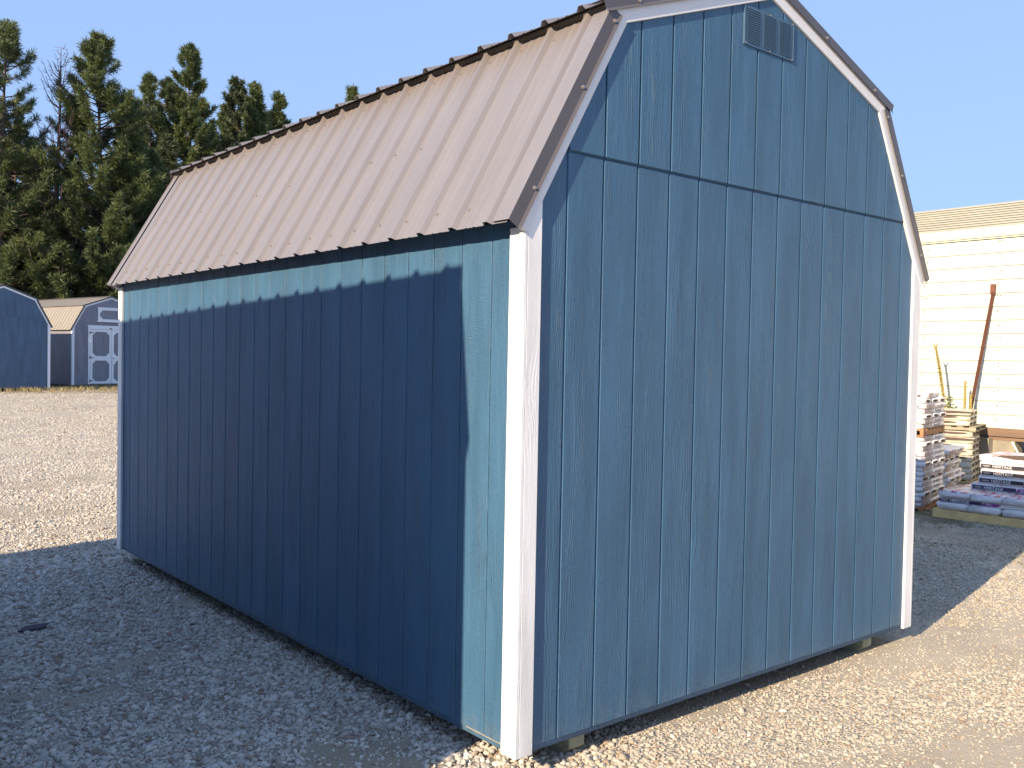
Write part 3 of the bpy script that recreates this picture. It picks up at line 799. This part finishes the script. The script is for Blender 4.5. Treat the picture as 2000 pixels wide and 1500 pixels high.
def wood_pallet(loc, rz, Lx, Ly, label, mat, h=.11):
    """stringers along X, deck boards along Y"""
    r = empty('pallet', loc, rz, label=label, cat='pallet', group='wooden pallets under the shingles')
    for y in (-Ly/2+.02, 0, Ly/2-.02): boxobj('stringer', mat, r, -Lx/2, Lx/2, y-.019, y+.019, .016, h-.016)
    n = 7
    for i in range(n):
        x = -Lx/2+.045+(Lx-.09)*i/(n-1); boxobj('deck_board', mat, r, x-.042, x+.042, -Ly/2, Ly/2, h-.0155, h)
        if i % 3 == 0: boxobj('deck_board', mat, r, x-.042, x+.042, -Ly/2, Ly/2, 0, .0155)
    return r
def frame(cx, cy, ang):
    """local (u,v) with the front-left corner at cx,cy"""
    X = Vector((math.cos(ang), math.sin(ang), 0)); Y_ = Vector((-math.sin(ang), math.cos(ang), 0))
    return lambda u, v, z: Vector((cx, cy, 0)) + X*u + Y_*v + Vector((0,0,z))
def stack(cx, cy, ang, z, t, pattern, style, where, group, start=0, jit=.012, depth=1.0):
    F = frame(cx, cy, ang); lay = start
    for ch in pattern:
        nm = ORD[min(lay, 19)]; jx, jy = rnd.uniform(-jit, jit), rnd.uniform(-jit, jit)
        if ch == 'L':
            for q, dn in ((0, 'front'), (1, 'middle')):
                place_bundle(long_bundle(t, rnd.randint(0, 3), style), F(.50+jx, .17+.34*q+jy, z), ang+rnd.uniform(-.01, .01),
                    '%s lengthwise bundle, %s row, %s layer, %s' % ('yellowed' if style == 'old' else 'printed white', dn, nm, where), group)
        else:
            for q, dn in ((0, 'left'), (1, 'middle'), (2, 'right')):
                place_bundle(long_bundle(t, rnd.randint(0, 3), 'plain'), F(.17+.333*q+jx, .49+jy, z), ang+math.pi/2,
                    '%s end-on bundle, %s of three, %s layer, %s' % ('yellowed' if style == 'old' else 'plain white', dn, nm, where), group)
        z += t; lay += 1
    return z
A1 = R(12.5)
zA = stack(8.12, 2.45, A1, -.055, .058, 'LLELLELLELLLEL', 'print', 'tall stack\'s lower load', 'shingle bundles in the tall stack by the shed')
Fa = frame(8.12, 2.45, A1)
wood_pallet(Fa(.5, .5, -.145), A1, 1.0, 1.0, 'low wooden pallet on the ground under the tall shingle stack', M['pallet_old'], .09)
wood_pallet(Fa(.47, .5, zA+.002), A1, .98, 1.0, 'orange wooden pallet halfway up the tall shingle stack', M['pallet_old'], .085)
zA2 = stack(8.11, 2.45, A1, zA+.088, .058, 'LLELLE', 'print', 'tall stack\'s upper load', 'shingle bundles in the tall stack by the shed')
place_bundle(long_bundle(.066, 9, 'print'), Fa(.62, .22, zA2), A1+.10, 'white shingle bundle lying skewed on the very top of the tall stack', 'shingle bundles in the tall stack by the shed')
# second, lower stack behind it, its bundles slipping
A2 = R(14)
stack(9.55, 2.86, A2, -.10, .06, 'LLLELLLELL', 'print', 'low stack behind the tall one', 'shingle bundles in the low leaning stack', jit=.05)
# third stack, yellowed, against the building: long face toward the sun
A3 = R(-74)
zC = stack(11.02, 4.26, A3, -.06, .088, 'LLLLLLLL', 'old', 'lower load against the building', 'yellowed bundles against the building', jit=.01)
wood_pallet(Vector((11.64, 3.92, -.16)), A3, 1.0, 1.0, 'grey wooden pallet on the ground under the yellowed shingle stack', M['pallet'], .1)
wood_pallet(Vector((11.64, 3.92, zC+.002)), A3, 1.06, 1.02, 'weathered pallet sandwiched near the top of the yellowed stack', M['pallet_grey'], .07)
stack(10.99, 4.30, A3, zC+.075, .075, 'LLL', 'old', 'upper load against the building', 'yellowed bundles against the building', jit=.02)
def text_mesh(s, size, mat, depth=.0008):
    cu = bpy.data.curves.new('lettering', 'FONT'); cu.body = s; cu.size = size; cu.extrude = depth; cu.align_x = 'LEFT'; cu.resolution_u = 2
    o = bpy.data.objects.new('lettering', cu); COL.objects.link(o)
    bpy.context.view_layer.update()
    me = bpy.data.meshes.new_from_object(o.evaluated_get(bpy.context.evaluated_depsgraph_get()))
    bpy.data.objects.remove(o); bpy.data.curves.remove(cu)
    me.materials.clear(); me.materials.append(mat); return me
# grey stencilled tag on the yellowed stack
tg = empty('paper_tag', (11.10, 3.98, zC-.105), A3, label='small paper tag lettered in grey on the yellowed stack', cat='tag')
boxobj('paper', M['wrap'], tg, -.07, .075, -.012, -.006, -.02, .07)
lt = link('lettering', text_mesh('DGE', .062, M['shingle']), tg); lt.location = (-.062, -.013, 0); lt.rotation_euler = (R(90), 0, 0)

# red and white wrapped bundles on the front pallet
HT = {k: text_mesh(s, sz, M['ink_white']) for k, s, sz in (('h', 'HERITAGE', .044), ('s', 'TAMKO', .022), ('p', 'PRO', .034))}
AH = R(-86)          # local +u runs toward the camera's right along the sunlit face
FH = frame(7.93, 2.20, AH)
def pf(seed, t, Lx=1.0, Ly=.335, mat='wrap', amp=.009): return puff(Lx, Ly, t, seed, amp, 16).mesh('wrapper', M[mat], True)
def label_strip(o, t, y, x0=-.47, ln=.62, dark='navy'):
    mb = MB(); mb.box(x0, x0+ln*.72, y-.005, y+.02, t*.22, t*.70); mb.build('label', M[dark], o)
    mb = MB(); mb.prism([(x0+ln*.725, t*.22), (x0+ln*.98, t*.22), (x0+ln*1.04, t*.70), (x0+ln*.765, t*.70)], (0, y-.005, 0), (1,0,0), (0,0,1), (0, .024, 0)); mb.build('label_end', M['purple'], o)
    for key, dx, dz in (('s', .02, .36), ('h', .12, .27), ('p', ln*.79, .31)):
        l = link('lettering', HT[key], o); l.location = (x0+dx, y-.0062, t*dz); l.rotation_euler = (R(90), 0, 0)
PH = -.005
fp = wood_pallet(FH(.62, .52, -.105), AH, 1.28, 1.05, 'new pale pine pallet under the red and white wrapped bundles', M['pallet'], .10)
boxobj('lead_board', M['pallet'], fp, -.64, .64, -.545, -.526, .004, .094)
grp = 'red and white shingle bundles on the front pallet'
zz = PH
for lay in range(3):
    nm = ('bottom', 'middle', 'upper')[lay]
    if lay != 1:
        for q in range(4):
            o = empty('shingle_bundle', FH(.19+.335*q+rnd.uniform(-.01, .01), .50+rnd.uniform(-.02, .02), zz), AH+math.pi/2+rnd.uniform(-.03, .03))
            link('wrapper', pf(20+lay*7+q, .074, 1.02, .338, 'red' if lay == 2 else 'wrap', .017), o)
            tag(o, label='crumpled white bundle end-on, %s of its row, %s layer on the front pallet' % (('leftmost', 'second', 'third', 'rightmost')[q], nm), cat='shingle bundle', group=grp)
    else:
        for q in range(2):
            for dq in range(2):
                o = empty('shingle_bundle', FH(.50+.98*q*.7, .19+.34*dq, zz), AH)
                link('wrapper', pf(50+q*3+dq, .060, .95 if q == 0 else .4), o)
                if dq == 0 and q == 0: label_strip(o, .060, -.172)
                tag(o, label='white bundle lengthwise in the middle layer of the front pallet, %s %s' % (('outer', 'inner')[dq], ('left', 'right')[q]), cat='shingle bundle', group=grp)
    zz += .072 if lay != 1 else .058
for k in range(5):
    t = .082 if k < 4 else .075
    for q in range(2):
        o = empty('shingle_bundle', FH(.80+rnd.uniform(-.012, .012)-(.09 if k == 0 else 0), .56+.335*q+rnd.uniform(-.01, .01), zz), AH+rnd.uniform(-.015, .015))
        link('wrapper', pf(70+k*3+q, t, .98, .335, 'red' if k in (0, 4) else 'wrap', .005 if k < 4 else .012), o)
        if q == 0 and k < 4: label_strip(o, t, -.176, dark='navy' if k == 0 else 'black')
        if q == 0 and k == 4:
            mb = MB(); mb.prism(lens(.0, t*.9, .75, .035, 14, 3), (0, -.172, 0), (1,0,0), (0,0,1), (0, .14, 0)); mb.build('open_end', M['shingle'], o)
        tag(o, label='white lettered bundle, %s of the small pile on the front pallet, %s row' % (('bottom', 'second', 'third', 'fourth', 'top')[k], ('front', 'back')[q]), cat='shingle bundle', group=grp)
    zz += t*.985

# ------------------------------------------------------------------ plants by the building
def leaf_mat(name, c1, c2):
    m, nt, b = newmat(name)
    ge = N(nt, 'ShaderNodeNewGeometry')
    c = mixc(nt, ge.outputs['Random Per Island'], c1, c2)
    nt.links.new(c, b.inputs['Base Color']); setv(b, Roughness=.6)
    tr = N(nt, 'ShaderNodeBsdfTranslucent'); nt.links.new(c, tr.inputs[0])
    mx = N(nt, 'ShaderNodeMixShader'); mx.inputs[0].default_value = .25
    nt.links.new(b.outputs[0], mx.inputs[1]); nt.links.new(tr.outputs[0], mx.inputs[2])
    nt.links.new(mx.outputs[0], nt.nodes['Material Output'].inputs[0]); return m
M['mullein'] = leaf_mat('mullein_leaf', (.17, .20, .06), (.34, .34, .12))
M['stalk'] = simple_mat('yellow_flower_stalk', (.28, .22, .07), .8, .3, 30)
def mullein(px, py, h, lean, leaves, label):
    r = empty('mullein_plant', (px, py, .50), 0, label=label, cat='plant', group='mullein plants beside the cream building')
    pts = [Vector((lean*f*f*h*.3, -lean*f*h*.12, h*f)) for f in (0, .25, .5, .75, 1.)]
    mb = MB(); mb.tube(pts, [.018, .016, .017, .020, .016], 6)
    for k in range(40):
        f = .45+.55*k/40; p = pts[0].lerp(pts[-1], f); a_ = k*2.4
        q = p+Vector((math.cos(a_)*.022, math.sin(a_)*.022, .008)); mb.tube([p, q], [.010, .006], 4)
    if leaves > 20:
        for s_ in (-1, 1): mb.tube([pts[-1]+Vector((0, 0, -.05)), pts[-1]+Vector((0, .035*s_, .05))], [.014, .008], 5)
    mb.build('stalk', M['stalk'], r)
    if leaves:
        mb = MB()
        for k in range(leaves):
            f = .02+.42*k/leaves; z = h*f; a_ = k*2.399; l = .24*(1-f*1.5); p = Vector((0,0,z))
            d = Vector((math.cos(a_), math.sin(a_), .35)); s_ = Vector((-math.sin(a_), math.cos(a_), 0))*l*.22
            tip = p+d*l+Vector((0,0,-.02)); mid = p+d*l*.55+Vector((0,0,.03))
            mb.add([p-s_*.3, p+s_*.3, mid+s_, tip, mid-s_, mid+Vector((0,0,-.02))], [(0,1,5), (1,2,5), (2,3,5), (3,4,5), (4,0,5)])
        mb.build('leaves', M['mullein'], r, fix=False)
    return r
mullein(12.02, 4.02, 1.38, -.6, 42, 'tall yellow mullein stalk with broad leaves behind the shingle stacks')
mullein(12.05, 3.78, .86, 0, 14, 'shorter mullein stalk right of the leafy one')
mullein(12.05, 3.69, .66, 0, 0, 'shortest bare brown stalk between mullein and leaning pole')

# weeds and dry grass
def grass(name, pts, hgt, mat, label, nb=7):
    V = []; Fc = []
    for (x, y, z) in pts:
        for k in range(nb):
            a_ = rnd.uniform(0, 6.28); h_ = hgt*rnd.uniform(.4, 1.2); bx2, by2 = x+rnd.gauss(0, .02), y+rnd.gauss(0, .02)
            dx, dy = math.cos(a_), math.sin(a_); w_ = .0035+hgt*.015; o = len(V); ln = h_*rnd.uniform(.1, .6)
            V += [(bx2-dy*w_, by2+dx*w_, z), (bx2+dy*w_, by2-dx*w_, z), (bx2+dx*ln*.4, by2+dy*ln*.4, z+h_*.6), (bx2+dx*ln, by2+dy*ln, z+h_)]
            Fc += [(o, o+1, o+2), (o+2, o+1, o+3)] if False else [(o, o+1, o+2), (o, o+2, o+3)]
    me = bpy.data.meshes.new(name); me.from_pydata(V, [], Fc); me.materials.append(mat); o = link(name, me)
    return tag(o, label=label, cat='grass', kind='stuff')
M['dry_grass'] = leaf_mat('dry_grass', (.30, .24, .12), (.48, .40, .22))
M['weed'] = leaf_mat('low_weeds', (.12, .12, .05), (.32, .25, .15))
pts = []
for _ in range(2600):
    x, y = rnd.uniform(2.5, 13), rnd.uniform(30.2, 36)
    if rnd.random() < .9*math.exp(-abs(y-31.7)*.6): pts.append((x, y, gh(x, y)))
grass('dry_grass', pts, .16, M['dry_grass'], 'dry yellow grass fringe along the foot of the far sheds')
pts = []
for _ in range(5200):
    x, y = rnd.uniform(6.0, 12.2), rnd.uniform(.2, 4.2)
    if noise.noise(Vector((x*1.1, y*1.1, 3))) > -.05: pts.append((x, y, gh(x, y)))
grass('low_weeds', pts, .022, M['weed'], 'low brown and green weeds before the shingle stacks', 5)

# scrap of shingle and a few stray rocks on the gravel
M['scrap'] = simple_mat('dark_shingle_scrap', (.06, .045, .075), .8, .2)
mb = MB(); mb.prism([(-.08, -.03), (.05, -.05), (.10, .02), (-.02, .05)], (0,0,.012), (1,0,.05), (0,1,.02), (0,0,.006))
o = mb.build('shingle_scrap', M['scrap']); o.location = (-.98, 3.29, gh(-.98, 3.29)+.006)
tag(o, label='dark flat scrap of shingle lying on the shaded gravel at left', cat='scrap')

# ------------------------------------------------------------------ trees
def needle_mat(name, c1, c2, c3):
    m, nt, b = newmat(name)
    ge = N(nt, 'ShaderNodeNewGeometry'); tc = N(nt, 'ShaderNodeTexCoord')
    c = mixc(nt, ge.outputs['Random Per Island'], c1, c2)
    c = mixc(nt, mrange(nt, noi(nt, tc.outputs['Object'], .55, 3), .42, .66), c, c3)
    nt.links.new(c, b.inputs['Base Color']); setv(b, Roughness=.55)
    tr = N(nt, 'ShaderNodeBsdfTranslucent'); nt.links.new(c, tr.inputs[0])
    mx = N(nt, 'ShaderNodeMixShader'); mx.inputs[0].default_value = .22
    nt.links.new(b.outputs[0], mx.inputs[1]); nt.links.new(tr.outputs[0], mx.inputs[2])
    nt.links.new(mx.outputs[0], nt.nodes['Material Output'].inputs[0]); return m
M['needle'] = needle_mat('pine_needles', (.048, .078, .030), (.125, .160, .060), (.14, .17, .055))
M['needle_dark'] = needle_mat('dark_pine_needles', (.042, .062, .030), (.085, .108, .045), (.07, .09, .04))
M['needle_brown'] = needle_mat('browned_needles', (.22, .10, .04), (.34, .19, .08), (.12, .10, .035))
M['bark'] = simple_mat('pine_bark', (.085, .06, .05), .95, .35, 3, 8, .03, stretch=(1,1,.25))
M['dead'] = simple_mat('dead_branch', (.13, .085, .085), .9, .3, 3)
def tree_pos(px, depth):
    x = (px-1000)/1821.36; d = Matrix.Rotation(R(-39.68), 3, 'Z') @ Vector((x, 1, 0))
    return CAM.x+d.x*depth, CAM.y+d.y*depth
def pine(px, top, depth, rad, base=.25, dens=1., mat='needle', kind='green', label='', seed=0, up=.55, nm='pine_tree'):
    r = random.Random(seed*17+3); x, y = tree_pos(px, depth); zg = gh(x, y)-.1
    ztop = CAM.z - (top-(684+.0184*px))/1821.36*depth; H = ztop-zg
    root = empty(nm, (x, y, zg), 0, label=label, cat='tree', group='pines behind the sheds')
    lean = Vector((r.uniform(-.02, .02), r.uniform(-.02, .02), 0))
    def ax(f): return Vector((lean.x*H*f*f + .06*math.sin(f*7+seed), lean.y*H*f + .05*math.cos(f*6+seed), H*f))
    mb = MB(); fs_ = [0, .1, .25, .4, .55, .7, .82, .92, 1.]
    r0 = .012*H+.03; mb.tube([ax(f) for f in fs_], [max(.012, r0*(1-f)**.85) for f in fs_], 8)
    mb.build('trunk', M['bark'] if kind != 'dead' else M['dead'], root, smooth=True)
    wood = MB(); T = []   # tufts: (pos, dir, size)
    nwh = int(H*(4.6 if kind != 'dead' else 3.5)*(.7+.3*dens))
    gaps = [(r.uniform(0, 6.28), r.uniform(base, .9)) for _ in range(3)]
    for i in range(nwh):
        f = base*.6 + (1-base*.6)*((i+.5)/nwh)
        g = (f-base)/(1-base)
        env = (1-max(g, 0))**.70*(.40+.60*min(1., max(0, (g+.25))/.35))*(.82+.26*math.sin(f*H*1.9+seed)*r.random()) if g > -.3 else .3
        for k in range(r.choice((2, 3, 3, 4))):
            a_ = r.uniform(0, 6.28)
            if any(abs(((a_-ga+3.14) % 6.28)-3.14) < .5 and abs(f-gf_) < .05 for ga, gf_ in gaps): continue
            Lb = rad*1.75*env*r.uniform(.45, 1.15)+.16
            p0 = ax(f); d = Vector((math.cos(a_), math.sin(a_), 0)); el = (.12+.75*up*f) + r.uniform(-.15, .2)
            pts = [p0]; n = 5
            for j in range(1, n+1):
                q = j/n; pts.append(p0 + d*Lb*q*math.cos(el*.6) + Vector((0,0, Lb*(q*math.tan(el)*.55 + q*q*q*(.62 if kind == 'dead' else .34)*up*1.3 - .06*q))))
            if Lb > .35: wood.tube(pts, [max(.006, .012+.018*Lb*(1-q/n)) for q in range(n+1)], 3, False)
            if kind == 'dead':
                for j in range(2, n+1):
                    for s_ in (-1, 1):
                        if r.random() < .75:
                            sd = (d*.7 + Vector((-d.y, d.x, 0))*s_*.8 + Vector((0,0,.35+r.uniform(-.1,.3)))).normalized(); l2 = Lb*r.uniform(.15, .38)
                            wood.tube([pts[j], pts[j]+sd*l2*.6+Vector((0,0,-.02)), pts[j]+sd*l2+Vector((0,0,l2*.2))], [.012, .009, .005], 3, False)
                continue
            if g < 0 and r.random() < .65: continue
            sub = max(3, int(Lb*6.5*dens)+2)
            for j in range(sub):
                q = .42+.58*(j+r.random())/sub; ii = min(n-1, int(q*n)); bp = pts[ii].lerp(pts[ii+1], q*n-ii)
                side = r.uniform(-1, 1); l2 = r.uniform(.10, .45)*(.5+.5*Lb/rad)*(1.2-q*.6)
                sd = (d*.8 + Vector((-d.y, d.x, 0))*side*1.1 + Vector((0,0,.25+up*.5*r.random()))).normalized()
                e_ = bp+sd*l2
                if l2 > .2: wood.tube([bp, e_], [.010, .006], 3, False)
                T.append((e_, (sd+Vector((0,0,.5))).normalized(), r.uniform(.22, .38)))
                if l2 > .22: T.append((bp.lerp(e_, .45), sd, r.uniform(.13, .2)))
            T.append((pts[-1], (pts[-1]-pts[-2]).normalized(), .26))
    if kind != 'dead':
        for k in range(9): T.append((ax(1)-Vector((r.uniform(-.06,.06)*k*.4,0,.15*k-.1)), Vector((0,0,1)), .15+.012*k))
        for k in range(3): T.append((ax(1)+Vector((r.uniform(-.05,.05), 0, .12*k)), Vector((0,0,1)), .14))
    wood.build('branches', M['bark'] if kind != 'dead' else M['dead'], root, fix=False)
    if T:
        nn = 26; n = len(T); rs = np.random.RandomState(seed+5)
        Pp = np.array([t[0] for t in T]); D = np.array([t[1] for t in T]); S = np.array([t[2] for t in T])
        dirs = rs.normal(0, 1, (n, nn, 3)); dirs /= np.linalg.norm(dirs, axis=2, keepdims=True)
        dirs = dirs*.9 + D[:, None, :]*.75; dirs /= np.linalg.norm(dirs, axis=2, keepdims=True)
        st = Pp[:, None, :] - D[:, None, :]*(rs.uniform(0, 1, (n, nn, 1))*S[:, None, None]*.9)
        ln = S[:, None, None]*rs.uniform(.7, 1.15, (n, nn, 1)); tip = st + dirs*ln
        sdv = np.cross(dirs, rs.normal(0, 1, (n, nn, 3))); sdv /= (np.linalg.norm(sdv, axis=2, keepdims=True)+1e-6)
        wd_ = .0125+.0004*(depth-40)
        mid = st + dirs*ln*.55
        a1 = mid - sdv*wd_; a2 = mid + sdv*wd_
        V = np.stack([st, a1, tip, a2], 2).reshape(-1, 3)
        nf = n*nn; me = bpy.data.meshes.new('crown'); me.vertices.add(nf*4); me.vertices.foreach_set('co', V.astype(np.float32).ravel())
        me.loops.add(nf*4); me.loops.foreach_set('vertex_index', np.arange(nf*4, dtype=np.int32))
        me.polygons.add(nf); me.polygons.foreach_set('loop_start', np.arange(0, nf*4, 4, dtype=np.int32)); me.polygons.foreach_set('loop_total', np.full(nf, 4, dtype=np.int32))
        me.update(); me.materials.append(M[mat]); link('crown', me, root)
    return root
TL = [
 # px, top, depth, rad, base, dens, mat, kind, label
 (-2, 50, 41, 2.1, .20, 1.0, 'needle', 'green', 'tall open-crowned pine at the far left edge'),
 (107, 98, 43, 1.5, .05, 1.2, 'needle', 'dead', 'bare dead conifer with fine twigs between two green pines'),
 (131, 150, 50, .9, .1, 1.0, 'needle', 'dead', 'thin bare dead conifer just left of the broad pine'),
 (194, 82, 44, 3.0, .10, 1.5, 'needle', 'green', 'broad dense pine with the tallest pointed top, left of centre'),
 (290, 158, 52, 1.35, .20, .8, 'needle', 'green', 'slender sparse pine, left one of a close pair'),
 (311, 160, 54, 1.2, .24, .8, 'needle_dark', 'green', 'slender sparse pine, right one of a close pair'),
 (370, 102, 53, 2.3, .10, 1.4, 'needle', 'green', 'dense bluish pine standing tall above the shed roof'),
 (470, 163, 58, 1.8, .25, 1.2, 'needle_dark', 'green', 'dark pine with the left of two joined tops above the roof'),
 (496, 168, 57, 1.3, .25, 1.2, 'needle', 'green', 'pine with the right of two joined tops above the roof'),
 (546, 190, 60, 1.0, .3, 1.2, 'needle', 'green', 'single small pine top poking over the roof edge'),
 (692, 180, 66, .8, .4, 1.2, 'needle', 'green', 'tiny pine tip just showing above the roof ribs'),
 (-70, 90, 43, 2.4, .15, 1.2, 'needle_dark', 'green', 'pine left of the frame edge beside the tall open one'),
 (35, 250, 47, 2.2, .12, 1.3, 'needle_dark', 'green', 'dark pine low in front of the open-crowned one'),
 (72, 335, 45, 1.1, .15, .9, 'needle_brown', 'green', 'small pine with rusty brown needles at left'),
 (92, 380, 46, .8, .15, .9, 'needle_brown', 'green', 'smaller browned pine beside the rusty one'),
 (150, 350, 52, 1.5, .12, 1.0, 'needle_dark', 'green', 'shadowy pine filling the gap behind the dead tree'),
 (258, 262, 45, 1.9, .10, 1.35, 'needle', 'green', 'bushy bright green pine low at the right of the broad one'),
 (125, 410, 44, 1.6, .10, 1.1, 'needle', 'green', 'short green pine in front of the dead conifer trunk'),
 (330, 275, 50, 1.6, .12, 1.1, 'needle_dark', 'green', 'dark pine touching the left end of the roof'),
 (415, 255, 60, 1.5, .2, 1.1, 'needle_dark', 'green', 'dark pine in the gap between the bluish and twin-topped ones'),
 (10, 420, 43, 1.9, .08, 1.2, 'needle_dark', 'green', 'low dark pine rising behind the navy shed'),
 (70, 300, 60, 1.6, .3, .8, 'needle_dark', 'green', 'distant dark pine whose trunk shows above the navy shed'),
 (240, 200, 57, 1.8, .15, 1.2, 'needle', 'green', 'pine filling between the broad pine and the slender pair'),
 (345, 200, 62, 1.8, .15, 1.2, 'needle_dark', 'green', 'dark pine close behind the dense bluish one'),
 (440, 215, 66, 1.8, .2, 1.2, 'needle', 'green', 'pine low behind the twin-topped group at its left'),
 (520, 225, 68, 1.5, .2, 1.2, 'needle_dark', 'green', 'pine low behind the twin-topped group at its right'),
 (-20, 230, 55, 2.4, .1, 1.2, 'needle_dark', 'green', 'dark pine filling behind the open-crowned one at the edge'),
 (290, 300, 47, 1.7, .08, 1.2, 'needle', 'green', 'sunlit low pine left of where the roof begins'),
 (215, 330, 56, 2.0, .1, 1.2, 'needle_dark', 'green', 'deep shaded pine directly behind the broad one'),
]
for i, t in enumerate(TL):
    dead = t[7] == 'dead'
    pine(*t, seed=(i+1 if i != 6 else 61), up=.75 if not dead else .9, nm='dead_tree' if dead else ('young_pine' if t[1] > 380 else 'pine_tree'))
for i, (px, top, dp) in enumerate(((-190, 110, 46), (-330, 140, 48))):
    pine(px, top, dp, 2.2, .15, 1.1, 'needle_dark', 'green', ('pine well outside the frame on the left', 'pine farthest outside the frame on the left')[i], seed=40+i)
# leafless brush at the wood's edge behind the grey shed
def brush(px, depth, h, label, seed):
    r = random.Random(seed); x, y = tree_pos(px, depth); z = gh(x, y)
    root = empty('bare_shrub', (x, y, z), 0, label=label, cat='shrub', group='leafless brush behind the far sheds')
    mb = MB()
    def grow(p, d, l, w_, lev):
        q = p+d*l*.5+Vector((r.gauss(0, .05), r.gauss(0, .05), 0)); e_ = q+(d+Vector((r.gauss(0,.3), r.gauss(0,.3), -.15))).normalized()*l*.5
        mb.tube([p, q, e_], [w_, w_*.8, w_*.6], 3, False)
        if lev < 3:
            for _ in range(4 if lev < 2 else 3): grow(e_ if r.random() < .6 else q, (d+Vector((r.gauss(0,.65), r.gauss(0,.65), r.gauss(.0,.45)))).normalized(), l*r.uniform(.5,.8), w_*.6, lev+1)
    for _ in range(9): grow(Vector((r.gauss(0,.3), r.gauss(0,.3), 0)), Vector((r.gauss(0,.45), r.gauss(0,.45), 1)).normalized(), h*.42, .035, 0)
    mb.build('twigs', M['dry_twig'], root, fix=False)
M['dry_twig'] = simple_mat('pale_dry_twigs', (.26, .19, .12), .9, .3, 3)
brush(195, 46, 4.6, 'pale tangled leafless shrub above the grey shed roof', 1)
brush(160, 49, 4.0, 'leafless shrub left of the pale tangled one', 2)
brush(225, 50, 4.4, 'leafless shrub half hidden by the blue shed corner', 3)
print('gravel stones', len(gp))
